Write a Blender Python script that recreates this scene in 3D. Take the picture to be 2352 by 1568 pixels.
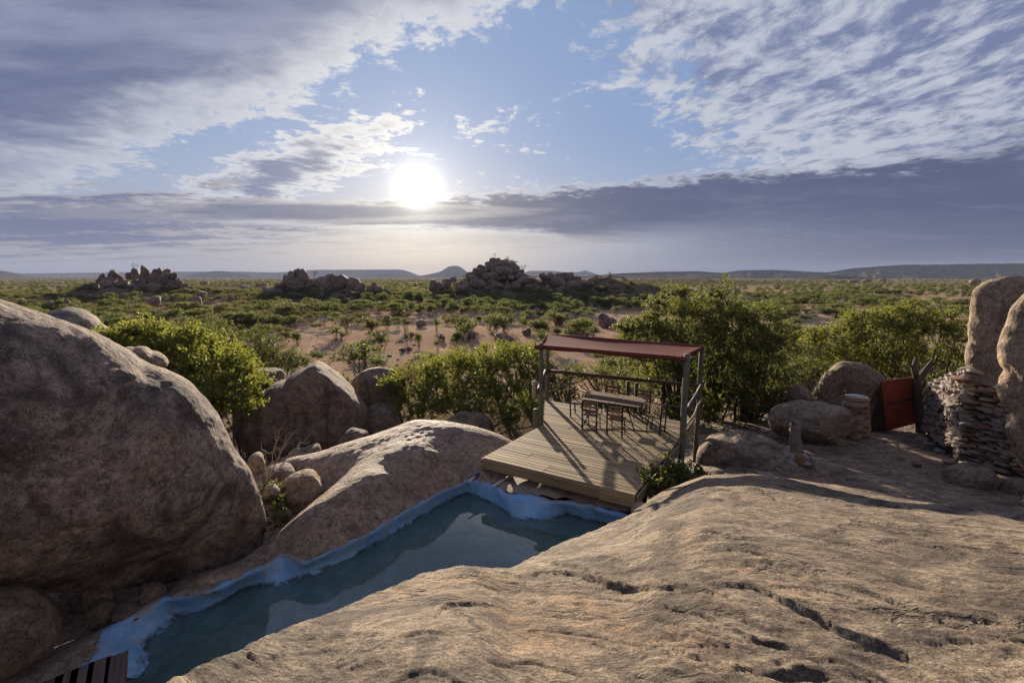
import bpy, bmesh, math, random
import numpy as np
from mathutils import Vector, Matrix
R = math.radians
for o in list(bpy.data.objects): bpy.data.objects.remove(o)
sc = bpy.context.scene
COL = sc.collection
random.seed(7); rng = np.random.default_rng(11)

# ---------------------------------------------------------------- camera
CAMH = 4.3                                   # metres above the deck boards
PITCH = math.atan(148 / 1045.0)
cam_d = bpy.data.cameras.new('camera'); cam = bpy.data.objects.new('camera', cam_d); COL.objects.link(cam)
cam_d.sensor_width = 36; cam_d.lens = 16.0; cam_d.clip_start = 0.05; cam_d.clip_end = 40000
cam.location = (0, 0, CAMH); cam.rotation_euler = (R(90) - PITCH, 0, 0)
sc.camera = cam

# ---------------------------------------------------------------- render settings, exposure
sc.view_settings.view_transform = 'Standard'; sc.view_settings.look = 'None'
sc.view_settings.gamma = 1; sc.view_settings.use_curve_mapping = False
sc.view_settings.exposure = 1.15
sc.render.engine = 'CYCLES'
cy = sc.cycles
cy.use_denoising = True
cy.max_bounces = 6; cy.diffuse_bounces = 3; cy.glossy_bounces = 2; cy.transmission_bounces = 4
cy.transparent_max_bounces = 8; cy.volume_bounces = 0
cy.caustics_reflective = False; cy.caustics_refractive = False
cy.sample_clamp_indirect = 4.0

# ---------------------------------------------------------------- viewing rays: where a thing seen in the photograph stands
F, CX, CY = 1045.0, 1176.0, 784.0
def ray(px, py):
    x = px - CX; u = CY - py
    return (x, F * math.cos(PITCH) + u * math.sin(PITCH), u * math.cos(PITCH) - F * math.sin(PITCH))
def PY(px, py, Y):
    a, b, c = ray(px, py); t = Y / b
    return Vector((a * t, Y, CAMH + c * t))
def PZ(px, py, z=0.0):
    a, b, c = ray(px, py); t = (z - CAMH) / c
    return Vector((a * t, b * t, z))
def DIR(px, py):
    return Vector(ray(px, py)).normalized()

SUN = DIR(960, 432)
SUN_AZ = math.atan2(SUN.x, SUN.y); SUN_EL = math.asin(SUN.z)

# ---------------------------------------------------------------- node helpers
class NT:
    def __init__(s, tree): s.t = tree; s.n = tree.nodes; s.l = tree.links
    def new(s, kind, **kw):
        n = s.n.new(kind)
        for k, v in kw.items(): setattr(n, k, v)
        return n
    def put(s, sock, v):
        if v is None: return
        if hasattr(v, 'is_output') or isinstance(v, bpy.types.NodeSocket): s.l.new(v, sock)
        else:
            if isinstance(v, (tuple, list)) and len(v) == 3 and sock.type == 'RGBA': v = (*v, 1)
            sock.default_value = v
    def m(s, op, a, b=None, c=None, clamp=False):
        n = s.new('ShaderNodeMath', operation=op, use_clamp=clamp)
        s.put(n.inputs[0], a)
        if b is not None: s.put(n.inputs[1], b)
        if c is not None: s.put(n.inputs[2], c)
        return n.outputs[0]
    def add(s, a, b): return s.m('ADD', a, b)
    def mul(s, a, b): return s.m('MULTIPLY', a, b)
    def sub(s, a, b): return s.m('SUBTRACT', a, b)
    def v(s, op, a, b=None, scale=None):
        n = s.new('ShaderNodeVectorMath', operation=op)
        s.put(n.inputs[0], a)
        if b is not None: s.put(n.inputs[1], b)
        if scale is not None: s.put(n.inputs['Scale'], scale)
        return n.outputs['Value'] if op in ('DOT_PRODUCT', 'LENGTH', 'DISTANCE') else n.outputs[0]
    def ss(s, x, lo, hi, a=0.0, b=1.0):
        n = s.new('ShaderNodeMapRange', interpolation_type='SMOOTHSTEP')
        s.put(n.inputs[0], x); s.put(n.inputs[1], lo); s.put(n.inputs[2], hi); s.put(n.inputs[3], a); s.put(n.inputs[4], b)
        return n.outputs[0]
    def noise(s, vec, scale, detail=4, rough=0.55, dist=0.0, col=False):
        n = s.new('ShaderNodeTexNoise')
        s.put(n.inputs['Vector'], vec); s.put(n.inputs['Scale'], scale); s.put(n.inputs['Detail'], detail)
        s.put(n.inputs['Roughness'], rough); s.put(n.inputs['Distortion'], dist)
        return n.outputs[1] if col else n.outputs[0]
    def vor(s, vec, scale, feature='F1', out=0):
        n = s.new('ShaderNodeTexVoronoi', feature=feature)
        s.put(n.inputs['Vector'], vec); s.put(n.inputs['Scale'], scale)
        return n.outputs[out]
    def mix(s, f, a, b, blend='MIX'):
        n = s.new('ShaderNodeMix', data_type='RGBA', blend_type=blend, clamp_factor=True)
        s.put(n.inputs[0], f); s.put(n.inputs[6], a); s.put(n.inputs[7], b)
        return n.outputs[2]
    def xyz(s, x, y, z):
        n = s.new('ShaderNodeCombineXYZ'); s.put(n.inputs[0], x); s.put(n.inputs[1], y); s.put(n.inputs[2], z)
        return n.outputs[0]
    def sep(s, v):
        n = s.new('ShaderNodeSeparateXYZ'); s.put(n.inputs[0], v); return n.outputs
    def map(s, v, scale=(1, 1, 1), rot=(0, 0, 0), loc=(0, 0, 0)):
        n = s.new('ShaderNodeMapping'); s.put(n.inputs[0], v)
        n.inputs['Location'].default_value = loc; n.inputs['Rotation'].default_value = rot; n.inputs['Scale'].default_value = scale
        return n.outputs[0]
    def bump(s, h, strength=0.5, dist=0.02, normal=None):
        n = s.new('ShaderNodeBump'); s.put(n.inputs['Height'], h); s.put(n.inputs['Strength'], strength); s.put(n.inputs['Distance'], dist)
        if normal is not None: s.put(n.inputs['Normal'], normal)
        return n.outputs[0]

# ---------------------------------------------------------------- sky: Nishita air with cloud layers
world = bpy.data.worlds.new('World'); sc.world = world; world.use_nodes = True
w = NT(world.node_tree); w.n.clear()
tc = w.new('ShaderNodeTexCoord'); D = w.v('NORMALIZE', tc.outputs['Generated'])
sky = w.new('ShaderNodeTexSky', sky_type='NISHITA', sun_disc=False)
sky.sun_elevation = SUN_EL; sky.sun_rotation = SUN_AZ; sky.altitude = 900; sky.air_density = 1.0; sky.dust_density = 1.2; sky.ozone_density = 1.5
dx, dy, dz = w.sep(D)
zz = w.add(w.m('MAXIMUM', dz, 0.0), 0.07)
cp = w.xyz(w.m('DIVIDE', dx, zz), w.m('DIVIDE', dy, zz), 0.0)       # a flat cloud deck overhead
warp = w.v('SCALE', w.v('SUBTRACT', w.noise(cp, 0.9, 4, 0.55, col=True), (0.5, 0.5, 0.5)), scale=0.5)
cpw = w.v('ADD', cp, warp)
nL = w.sub(w.noise(cp, 0.55, 5, 0.55), 0.5)
nM = w.sub(w.noise(cpw, 2.6, 10, 0.66), 0.5)
nF = w.sub(w.noise(cpw, 11.0, 8, 0.66), 0.5)
nP = w.sub(w.noise(w.map(cpw, scale=(1.0, 0.62, 1), rot=(0, 0, R(-35))), 8.5, 7, 0.62), 0.5)     # rows of puffs
nS = w.sub(w.noise(w.map(cp, scale=(0.30, 1.0, 1)), 2.3, 8, 0.64), 0.5)
def half(p, q, inside):
    n = DIR(*p).cross(DIR(*q)).normalized()
    if n.dot(DIR(*inside)) < 0: n = -n
    return w.v('DOT_PRODUCT', D, tuple(n))
def blob(c, ra, rb, tilt=0.0):            # soft elliptic patch of sky, radii in pixels of the photograph
    c0 = DIR(*c); a = (DIR(c[0] + 100 * math.cos(tilt), c[1] - 100 * math.sin(tilt)) - c0).normalized()
    b = c0.cross(a).normalized()
    k = ray(*c); L = math.sqrt(k[0] ** 2 + k[1] ** 2 + k[2] ** 2)
    df = w.v('SUBTRACT', D, tuple(c0))
    e1 = w.m('DIVIDE', w.v('DOT_PRODUCT', df, tuple(a)), ra / L); e2 = w.m('DIVIDE', w.v('DOT_PRODUCT', df, tuple(b)), rb / L)
    return w.sub(1.0, w.m('SQRT', w.add(w.mul(e1, e1), w.mul(e2, e2))))
sund = w.v('DOT_PRODUCT', D, tuple(SUN))
ang = w.m('ARCCOSINE', w.m('MINIMUM', sund, 0.99999))
near = w.m('EXPONENT', w.mul(ang, -3.2))                     # 1 towards the sun
SKYK = 0.075
base = w.v('SCALE', sky.outputs[0], scale=SKYK)
blue = w.mix(w.ss(dz, 0.0, 0.30), (0.185, 0.20, 0.24), (0.10, 0.148, 0.255))
base = w.mix(0.90, base, blue)
hz = w.m('EXPONENT', w.mul(w.m('MAXIMUM', dz, 0.0), -11.0))
warm = w.mix(w.ss(near, 0.05, 0.75), (0.085, 0.10, 0.165), (0.31, 0.26, 0.205))
base = w.mix(w.mul(hz, 0.85), base, warm)
def bright(lo, hi): return w.mix(w.ss(near, 0.10, 0.95), lo, hi)
WHITE = bright((0.245, 0.26, 0.30), (0.46, 0.44, 0.41))
GREY = bright((0.078, 0.094, 0.165), (0.17, 0.172, 0.20))
DARK = bright((0.034, 0.043, 0.088), (0.115, 0.11, 0.125))
CREAM = bright((0.17, 0.165, 0.185), (0.40, 0.355, 0.295))
nMF = w.add(nM, w.mul(nF, 0.75))
col = base
# faint puffs in the open blue
f = w.add(w.mul(blob((1120, 290), 560, 190), 0.16), nMF)
col = w.mix(w.mul(w.ss(f, 0.20, 0.30), 0.85), col, WHITE)
# dappled sheet on the right
s2 = half((1200, -60), (1600, 430), (2200, 100))
f = w.add(w.add(w.mul(w.m('MINIMUM', s2, 0.22), 1.7), w.mul(nL, 0.35)), w.add(w.mul(nMF, 0.75), w.mul(nP, 0.55)))
a2 = w.ss(f, 0.02, 0.20)
th2 = w.add(w.add(w.mul(nP, -1.5), w.mul(nL, 0.8)), w.add(w.mul(s2, 0.42), w.mul(nF, -0.5)))
col = w.mix(w.mul(a2, 0.94), col, w.mix(w.ss(th2, -0.12, 0.34), WHITE, GREY))
# puffy cluster left of the sun
f = w.add(w.mul(blob((650, 400), 420, 85, 0.36), 0.36), w.mul(nMF, 0.8))
col = w.mix(w.ss(f, 0.05, 0.13), col, w.mix(w.ss(w.add(f, w.mul(nF, -0.3)), 0.14, 0.34), WHITE, GREY))
# grey sheet over the upper left
s1 = half((1390, -40), (230, 440), (300, 50))
f = w.add(w.add(s1, w.mul(nMF, 0.20)), w.mul(nL, 0.12))
a1 = w.ss(f, 0.0, 0.035)
sh = w.add(w.add(nS, w.mul(nL, 0.9)), w.mul(nM, 0.25))
grey1 = w.mix(w.ss(sh, -0.20, 0.22), bright((0.055, 0.068, 0.128), (0.145, 0.155, 0.195)), bright((0.13, 0.145, 0.21), (0.24, 0.245, 0.27)))
c1 = w.mix(w.ss(w.add(f, w.mul(nF, -0.10)), 0.01, 0.13), WHITE, grey1)
col = w.mix(a1, col, c1)
# streaks low on the left, and thin ones below the sun
f = w.add(w.mul(blob((100, 515), 860, 105, 0.0), 0.30), w.mul(w.add(nS, w.mul(nMF, 0.55)), 0.8))
col = w.mix(w.mul(w.ss(f, 0.03, 0.12), 0.92), col, w.mix(w.ss(f, 0.08, 0.22), CREAM, bright((0.06, 0.07, 0.13), (0.145, 0.14, 0.165))))
f = w.add(w.mul(blob((1180, 545), 640, 36, 0.03), 0.24), w.mul(w.add(nS, w.mul(nMF, 0.6)), 0.75))
col = w.mix(w.mul(w.ss(f, 0.06, 0.17), 0.85), col, CREAM)
# the dark bank on the right that thins out under the sun
sT = half((900, 452), (2352, 318), (2300, 500)); sB = half((300, 503), (2352, 585), (2300, 450))
tb = w.add(sT, w.add(w.mul(nMF, 0.11), w.mul(nL, 0.07))); bb = w.add(sB, w.add(w.mul(nS, 0.045), w.mul(nM, 0.015)))
f3 = w.m('MINIMUM', tb, w.mul(bb, 1.6))
soft = w.ss(dx, 0.0, 0.55, 0.012, 0.075)                   # the underside dissolves towards the right
a3 = w.mul(w.ss(tb, -0.002, 0.014), w.ss(bb, w.mul(soft, -0.6), soft))
brk = w.m('MAXIMUM', w.ss(w.add(nS, w.mul(nM, 0.5)), 0.15, 0.33), w.ss(w.add(nL, w.mul(nM, 0.6)), -0.05, 0.3, 0.0, 0.55))
c3 = w.mix(w.ss(w.add(w.m('MINIMUM', tb, w.add(w.mul(bb, 1.6), w.ss(dx, 0.05, 0.3, 0.0, 0.1))), w.mul(nF, -0.03)), 0.0, 0.03), WHITE, w.mix(brk, DARK, bright((0.10, 0.105, 0.155), (0.27, 0.25, 0.24))))
col = w.mix(w.mul(a3, 0.97), col, c3)
# a thin tongue of the same bank runs left past the sun
f = w.add(w.mul(blob((760, 487), 560, 26, 0.0), 0.10), w.mul(w.add(nS, w.mul(nM, 0.4)), 0.10))
col = w.mix(w.mul(w.ss(f, 0.0, 0.05), 0.9), col, w.mix(w.ss(f, 0.015, 0.06), CREAM, bright((0.06, 0.07, 0.125), (0.14, 0.135, 0.15))))
# the same bank hangs as a thinner veil to the horizon on the right
s4 = w.m('MINIMUM', half((1100, 640), (1480, 500), (2300, 600)), 0.3)
col = w.mix(w.mul(w.ss(w.add(s4, w.mul(nS, 0.06)), 0.0, 0.22), 0.95), col, w.mix(w.ss(nS, 0.0, 0.25), DARK, bright((0.085, 0.088, 0.135), (0.2, 0.18, 0.175))))
# sun and its aureole
g1 = w.mul(w.m('EXPONENT', w.mul(w.m('POWER', w.m('DIVIDE', ang, R(1.25)), 1.35), -1.0)), 1.6)
g2 = w.mul(w.m('EXPONENT', w.mul(ang, -1 / R(2.8))), 0.26)
g3 = w.mul(w.m('EXPONENT', w.mul(ang, -1 / R(13.0))), 0.06)
glow = w.v('SCALE', (1.0, 0.95, 0.84), scale=w.add(w.add(g1, g2), g3))
col = w.v('ADD', col, glow)
bg = w.new('ShaderNodeBackground'); w.put(bg.inputs[0], col); bg.inputs[1].default_value = 1.0
out = w.new('ShaderNodeOutputWorld'); w.l.new(bg.outputs[0], out.inputs[0])
world.cycles.sampling_method = 'MANUAL'; world.cycles.sample_map_resolution = 512

# ---------------------------------------------------------------- sun
sl = bpy.data.lights.new('sun', 'SUN'); sl.energy = 4.8; sl.angle = R(0.5); sl.color = (1.0, 0.86, 0.68)
so = bpy.data.objects.new('sun', sl); COL.objects.link(so); so.location = (-20, 100, 40)
so.rotation_euler = (-SUN).to_track_quat('-Z', 'Y').to_euler()
# ---------------------------------------------------------------- numeric noise for shaping meshes
def _h(ix, iy, iz, seed):
    n = (ix * 374761393 + iy * 668265263 + iz * 2147483647 + seed * 1274126177) & 0xFFFFFFFF
    n = ((n ^ (n >> 13)) * 1274126177) & 0xFFFFFFFF
    return ((n ^ (n >> 16)) & 0xFFFF) / 32767.5 - 1.0
def vn(p, seed=0):
    p = np.asarray(p, float); i = np.floor(p).astype(np.int64); f = p - i
    u = f * f * f * (f * (f * 6 - 15) + 10)
    r = 0
    for a in (0, 1):
        wx = u[:, 0] if a else 1 - u[:, 0]
        for b in (0, 1):
            wy = u[:, 1] if b else 1 - u[:, 1]
            for c in (0, 1):
                wz = u[:, 2] if c else 1 - u[:, 2]
                r = r + wx * wy * wz * _h(i[:, 0] + a, i[:, 1] + b, i[:, 2] + c, seed)
    return r
def fbm(p, octv=4, seed=0, gain=0.5, lac=2.03):
    p = np.asarray(p, float); s = 0; a = 1.0
    for k in range(octv):
        s = s + a * vn(p, seed + k * 17); p = p * lac + 11.3; a *= gain
    return s
def ridged(p, octv=3, seed=0):
    s = 0; a = 1.0; p = np.asarray(p, float)
    for k in range(octv):
        s = s + a * (1 - np.abs(vn(p, seed + 31 * k)) * 2); p = p * 2.1 + 5.1; a *= .5
    return s
def terrace(x, n, sharp=0.25):
    y = x * n; b = np.floor(y); t = y - b
    return (b + np.clip(t / sharp, 0, 1) ** 2 * (3 - 2 * np.clip(t / sharp, 0, 1))) / n
def smooth(a, b, x):
    t = np.clip((x - a) / (b - a), 0, 1); return t * t * (3 - 2 * t)

# ---------------------------------------------------------------- objects
def tag(o, label=None, cat=None, group=None, kind=None):
    if label: o['label'] = label
    if cat: o['category'] = cat
    if group: o['group'] = group
    if kind: o['kind'] = kind
    return o
def mesh_np(name, V, Fc, mat=None, smooth_=True):
    me = bpy.data.meshes.new(name); V = np.asarray(V, np.float32); Fc = np.asarray(Fc, np.int32)
    k = Fc.shape[1]
    me.vertices.add(len(V)); me.vertices.foreach_set('co', V.ravel())
    me.loops.add(Fc.size); me.loops.foreach_set('vertex_index', Fc.ravel())
    me.polygons.add(len(Fc)); me.polygons.foreach_set('loop_start', np.arange(0, Fc.size, k, dtype=np.int32))
    me.polygons.foreach_set('loop_total', np.full(len(Fc), k, np.int32))
    me.polygons.foreach_set('use_smooth', np.full(len(Fc), smooth_, bool))
    me.update(calc_edges=True)
    if mat: me.materials.append(mat)
    return me
def link(name, me, parent=None, loc=None):
    o = bpy.data.objects.new(name, me); COL.objects.link(o)
    if loc is not None: o.location = loc
    if parent is not None: o.parent = parent
    return o
def empty(name, loc=(0, 0, 0), rz=0.0):
    o = bpy.data.objects.new(name, None); COL.objects.link(o); o.location = loc; o.rotation_euler = (0, 0, rz); o.empty_display_size = 0.1
    return o
def bm_obj(name, bm, mat, parent=None, sm=False):
    me = bpy.data.meshes.new(name); bm.normal_update(); bm.to_mesh(me); bm.free(); me.materials.append(mat)
    if sm:
        for p in me.polygons: p.use_smooth = True
    return link(name, me, parent)
def add_box(bm, lo, hi, bev=0.0, M=None):
    r = bmesh.ops.create_cube(bm, size=1.0); vs = r['verts']
    for v in vs:
        v.co = Vector(((lo[0] + hi[0]) / 2 + v.co.x * (hi[0] - lo[0]), (lo[1] + hi[1]) / 2 + v.co.y * (hi[1] - lo[1]), (lo[2] + hi[2]) / 2 + v.co.z * (hi[2] - lo[2])))
    if bev:
        es = list({e for v in vs for e in v.link_edges})
        nb = bmesh.ops.bevel(bm, geom=es, offset=bev, segments=1, affect='EDGES')
        vs = list({v for f in nb['faces'] for v in f.verts} | {v for v in vs if v.is_valid})
    if M is not None:
        for v in vs: v.co = M @ v.co
    return vs
def add_tube(bm, pts, rad, n=8, cap=True, jit=0.0, rnd=None):
    pts = [Vector(p) for p in pts]; rs = rad if isinstance(rad, (list, tuple)) else [rad] * len(pts)
    rings = []; prev = None
    for i, p in enumerate(pts):
        d = (pts[min(i + 1, len(pts) - 1)] - pts[max(i - 1, 0)]).normalized()
        if prev is None:
            a = d.orthogonal().normalized()
        else:
            a = (prev - d * prev.dot(d)).normalized()
        prev = a; b = d.cross(a); ring = []
        for k in range(n):
            t = 2 * math.pi * k / n; rr = rs[i] * (1 + (rnd.uniform(-jit, jit) if rnd else 0))
            ring.append(bm.verts.new(p + (a * math.cos(t) + b * math.sin(t)) * rr))
        rings.append(ring)
    for i in range(len(rings) - 1):
        for k in range(n):
            bm.faces.new((rings[i][k], rings[i][(k + 1) % n], rings[i + 1][(k + 1) % n], rings[i + 1][k]))
    if cap:
        bm.faces.new(list(reversed(rings[0]))); bm.faces.new(rings[-1])
def tubes_np(paths, n=5):
    # many tapered tubes as arrays: paths = [(pts (k,3), radii (k,))]
    V = []; Fs = []; off = 0
    for pts, rad in paths:
        pts = np.asarray(pts, float); k = len(pts)
        t = np.gradient(pts, axis=0); t /= np.linalg.norm(t, axis=1)[:, None] + 1e-9
        ref = np.array([0.3, 0.2, 0.93]) if abs(t[0, 2]) < .8 else np.array([1., 0.1, 0.2])
        a = np.cross(t, ref); a /= np.linalg.norm(a, axis=1)[:, None] + 1e-9; b = np.cross(t, a)
        th = np.arange(n) * 2 * np.pi / n
        ring = pts[:, None, :] + (a[:, None, :] * np.cos(th)[None, :, None] + b[:, None, :] * np.sin(th)[None, :, None]) * np.asarray(rad)[:, None, None]
        V.append(ring.reshape(-1, 3))
        i = np.arange(k - 1)[:, None] * n; j = np.arange(n)[None, :]; j2 = (j + 1) % n
        Fs.append(np.stack([i + j, i + j2, i + n + j2, i + n + j], -1).reshape(-1, 4) + off)
        off += k * n
    return np.concatenate(V), np.concatenate(Fs)
def grid_faces(ny, nx, keep=None):
    i = np.arange(ny - 1)[:, None] * nx; j = np.arange(nx - 1)[None, :]
    f = np.stack([i + j, i + j + 1, i + nx + j + 1, i + nx + j], -1).reshape(-1, 4)
    return f if keep is None else f[keep.reshape(-1)]
class TPS:
    def __init__(s, P, z, lam=1e-4):
        P = np.asarray(P, float); n = len(P); K = s._k(P, P) + lam * np.eye(n)
        A = np.zeros((n + 3, n + 3)); A[:n, :n] = K; A[:n, n] = 1; A[:n, n + 1:] = P; A[n:, :n] = A[:n, n:].T
        s.w = np.linalg.solve(A, np.concatenate([z, np.zeros(3)])); s.P = P
    @staticmethod
    def _k(a, b):
        d2 = ((a[:, None, :] - b[None, :, :]) ** 2).sum(-1); return 0.5 * d2 * np.log(d2 + 1e-12)
    def __call__(s, X):
        return s._k(X, s.P) @ s.w[:-3] + s.w[-3] + X @ s.w[-2:]
def inside(X, poly):
    x, y = X[:, 0], X[:, 1]; r = np.zeros(len(X), bool); n = len(poly)
    for i in range(n):
        x1, y1 = poly[i]; x2, y2 = poly[(i + 1) % n]
        c = ((y1 > y) != (y2 > y)) & (x < (x2 - x1) * (y - y1) / ((y2 - y1) if y2 != y1 else 1e-9) + x1)
        r ^= c
    return r
def seg_dist(X, pts):
    d = np.full(len(X), 1e9)
    for (a, b) in zip(pts[:-1], pts[1:]):
        a = np.array(a[:2], float); b = np.array(b[:2], float); ab = b - a
        t = np.clip(((X - a) @ ab) / (ab @ ab + 1e-12), 0, 1)
        d = np.minimum(d, np.linalg.norm(X - (a + t[:, None] * ab), axis=1))
    return d

# ---------------------------------------------------------------- materials
def mat(name):
    m = bpy.data.materials.new(name); m.use_nodes = True; t = NT(m.node_tree); t.n.clear()
    o = t.new('ShaderNodeOutputMaterial'); return m, t, o
def pbsdf(t, o, col, rough=0.8, normal=None, metal=0.0, spec=0.3):
    b = t.new('ShaderNodeBsdfPrincipled'); t.put(b.inputs['Base Color'], col); t.put(b.inputs['Roughness'], rough)
    t.put(b.inputs['Metallic'], metal); t.put(b.inputs['Specular IOR Level'], spec)
    if normal is not None: t.put(b.inputs['Normal'], normal)
    t.l.new(b.outputs[0], o.inputs[0]); return b
def granite(name, light, midc, dark, rust, streak=None, bumpd=0.05, scale=1.0, dark_amt=0.0, rust_amt=0.0, rough=0.85, spec=0.25, blotch=0.3, crack=0.5, flake=0.6, drip=0.0):
    m, t, o = mat(name)
    g = t.new('ShaderNodeNewGeometry'); pos = g.outputs['Position']
    p = pos if streak is None else t.map(pos, scale=streak[0], rot=streak[1])
    n1 = t.noise(pos, 0.42 * scale, 6, 0.6, 0.4); n2 = t.noise(p, 2.4 * scale, 10, 0.70, 0.3); n3 = t.noise(pos, 10 * scale, 9, 0.74); n4 = t.noise(pos, 55 * scale, 4, 0.7)
    c = t.mix(t.ss(n2, 0.36, 0.62), midc, light)
    c = t.mix(t.mul(t.ss(t.add(t.mul(n1, 0.7), t.mul(n2, 0.35)), 0.56 - rust_amt, 0.70 - rust_amt), 0.8), c, rust)
    pat = t.noise(pos, 1.1 * scale, 9, 0.68, 0.8)                       # desert varnish in ragged patches
    c = t.mix(t.mul(t.ss(t.add(t.mul(pat, 0.75), t.mul(n3, 0.25)), 0.54 - dark_amt, 0.63 - dark_amt), 0.8), c, dark)
    c = t.mix(t.mul(t.ss(t.noise(p, 7.0 * scale, 8, 0.75, 0.6), 0.51, 0.60), blotch), c, dark)
    c = t.mix(t.mul(t.ss(t.noise(pos, 19 * scale, 6, 0.7), 0.58, 0.68), 0.35), c, tuple(min(1, x * 1.35) for x in light))
    k = t.add(t.mul(t.ss(n3, 0.32, 0.68), 0.80), t.add(t.mul(t.ss(n4, 0.34, 0.66), 0.80), 0.20))
    c = t.mix(1.0, c, t.xyz(k, k, k), 'MULTIPLY')
    if drip:                                                             # stains left by running water
        dr_n = t.noise(t.map(pos, scale=(2.2, 2.2, 0.22)), 1.2, 6, 0.6, 0.3)
        c = t.mix(t.mul(t.ss(dr_n, 0.53, 0.66), drip), c, dark); c = t.mix(t.mul(t.ss(dr_n, 0.40, 0.30), drip * 0.7), c, rust)
    wv = t.v('ADD', p, t.v('SCALE', t.noise(p, 1.6 * scale, 5, 0.6, col=True), scale=0.9))
    ed = t.vor(t.map(wv, scale=(0.8, 1.5, 1.2)), 0.75 * scale, 'DISTANCE_TO_EDGE')
    ck = t.mul(t.sub(1.0, t.ss(ed, 0.0, 0.026)), t.mul(t.ss(t.noise(pos, 0.8 * scale, 4, 0.6), 0.45, 0.56), crack))
    c = t.mix(t.mul(ck, 0.8), c, tuple(x * 0.5 for x in dark))
    fl = None                                                            # flakes: little plates at stepped heights
    for sc_, am in ((3.2, 0.30), (8.5, 0.20), (24.0, 0.10)):
        q = t.v('ADD', p, t.v('SCALE', t.noise(p, sc_ * 0.9 * scale, 4, 0.65, col=True), scale=1.1 / sc_))
        e_ = t.mul(t.sep(t.vor(t.map(q, scale=(0.75, 1.4, 1.2)), sc_ * scale, 'F1', 1))[0], am)
        fl = e_ if fl is None else t.add(fl, e_)
    kf = t.add(0.80, t.mul(fl, 0.66)); c = t.mix(1.0, c, t.xyz(kf, kf, kf), 'MULTIPLY')
    h = t.sub(t.add(t.add(t.add(t.mul(n2, 1.3), t.mul(n3, 0.5)), t.mul(n4, 0.13)), t.mul(fl, flake)), t.mul(ck, 0.5))
    pbsdf(t, o, c, rough, t.bump(h, 1.0, bumpd), spec=spec)
    return m
M = {}
M['slab'] = granite('slab_granite', (0.355, 0.276, 0.189), (0.258, 0.194, 0.136), (0.098, 0.073, 0.057), (0.371, 0.222, 0.116), streak=((0.7, 1.35, 1.35), (0, 0, R(24))), bumpd=0.09, dark_amt=0.065, rust_amt=0.0, spec=0.25, blotch=0.72, crack=0.8)
M['bank'] = granite('bank_granite', (0.371, 0.271, 0.189), (0.278, 0.197, 0.138), (0.118, 0.084, 0.065), (0.309, 0.197, 0.125), streak=((0.65, 1.4, 1.4), (0, 0, R(-50))), bumpd=0.06, rough=0.72, spec=0.25, dark_amt=0.0, rust_amt=0.0)
M['boulder'] = granite('boulder_granite', (0.422, 0.330, 0.254), (0.288, 0.217, 0.163), (0.088, 0.063, 0.052), (0.299, 0.197, 0.116), bumpd=0.07, dark_amt=0.05, rust_amt=0.0, blotch=0.6, drip=0.4, flake=0.8)
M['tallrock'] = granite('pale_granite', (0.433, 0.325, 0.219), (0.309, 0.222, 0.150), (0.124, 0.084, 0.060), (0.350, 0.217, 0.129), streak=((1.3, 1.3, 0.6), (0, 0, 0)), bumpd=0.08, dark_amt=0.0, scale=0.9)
M['floor'] = granite('platform_granite', (0.319, 0.246, 0.176), (0.221, 0.163, 0.116), (0.088, 0.062, 0.048), (0.258, 0.148, 0.086), streak=((0.55, 1.6, 1.6), (0, 0, R(20))), bumpd=0.06, dark_amt=0.03, crack=0.8)
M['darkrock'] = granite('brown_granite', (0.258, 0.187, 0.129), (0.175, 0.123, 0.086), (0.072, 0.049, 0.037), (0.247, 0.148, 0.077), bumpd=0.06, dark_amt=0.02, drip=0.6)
M['farrock'] = granite('koppie_granite', (0.340, 0.246, 0.185), (0.237, 0.167, 0.125), (0.098, 0.071, 0.057), (0.299, 0.187, 0.125), bumpd=0.5, scale=0.16, dark_amt=.03)
def simple(name, col, rough=0.7, metal=0.0, var=0.15, sc_=8.0, bumpd=0.004, spec=0.3):
    m, t, o = mat(name); g = t.new('ShaderNodeNewGeometry')
    n = t.noise(g.outputs['Position'], sc_, 5, 0.6)
    k = t.add(1 - var, t.mul(n, 2 * var))
    c = t.mix(1.0, col, t.xyz(k, k, k), 'MULTIPLY')
    pbsdf(t, o, c, rough, t.bump(n, 0.4, bumpd), metal, spec); return m
def wood(name, a, b, rough=0.75, sc_=1.0, dirt=0.4):
    m, t, o = mat(name); tcn = t.new('ShaderNodeTexCoord'); oi = t.new('ShaderNodeObjectInfo')
    p = t.v('ADD', tcn.outputs['Object'], t.v('SCALE', (3.7, 9.1, 5.3), scale=oi.outputs['Random']))
    gr = t.noise(t.map(p, scale=(1.3 * sc_, 28 * sc_, 28 * sc_)), 1.0, 6, 0.6, 0.6)
    pat = t.noise(t.map(p, scale=(1, 3, 3)), 1.6, 4, 0.6)
    c = t.mix(t.ss(gr, 0.3, 0.72), a, b)
    k = t.add(t.mul(oi.outputs['Random'], 0.62), t.add(0.52, t.mul(pat, dirt)))
    c = t.mix(1.0, c, t.xyz(k, k, k), 'MULTIPLY')
    pbsdf(t, o, c, rough, t.bump(gr, 0.5, 0.004), spec=0.25); return m
M['deckwood'] = wood('weathered_deck_timber', (0.22, 0.155, 0.08), (0.40, 0.295, 0.165))
M['darkwood'] = wood('dark_timber', (0.075, 0.055, 0.045), (0.14, 0.105, 0.082))
M['post'] = wood('grey_green_post', (0.10, 0.098, 0.07), (0.175, 0.165, 0.115), sc_=0.6)
M['rail'] = wood('brown_rail', (0.075, 0.05, 0.038), (0.14, 0.095, 0.07), sc_=0.6)
M['teak'] = wood('slat_timber', (0.17, 0.105, 0.062), (0.27, 0.18, 0.11))
M['bark'] = simple('bark', (0.10, 0.078, 0.06), 0.9, var=0.5, sc_=20)
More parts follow.
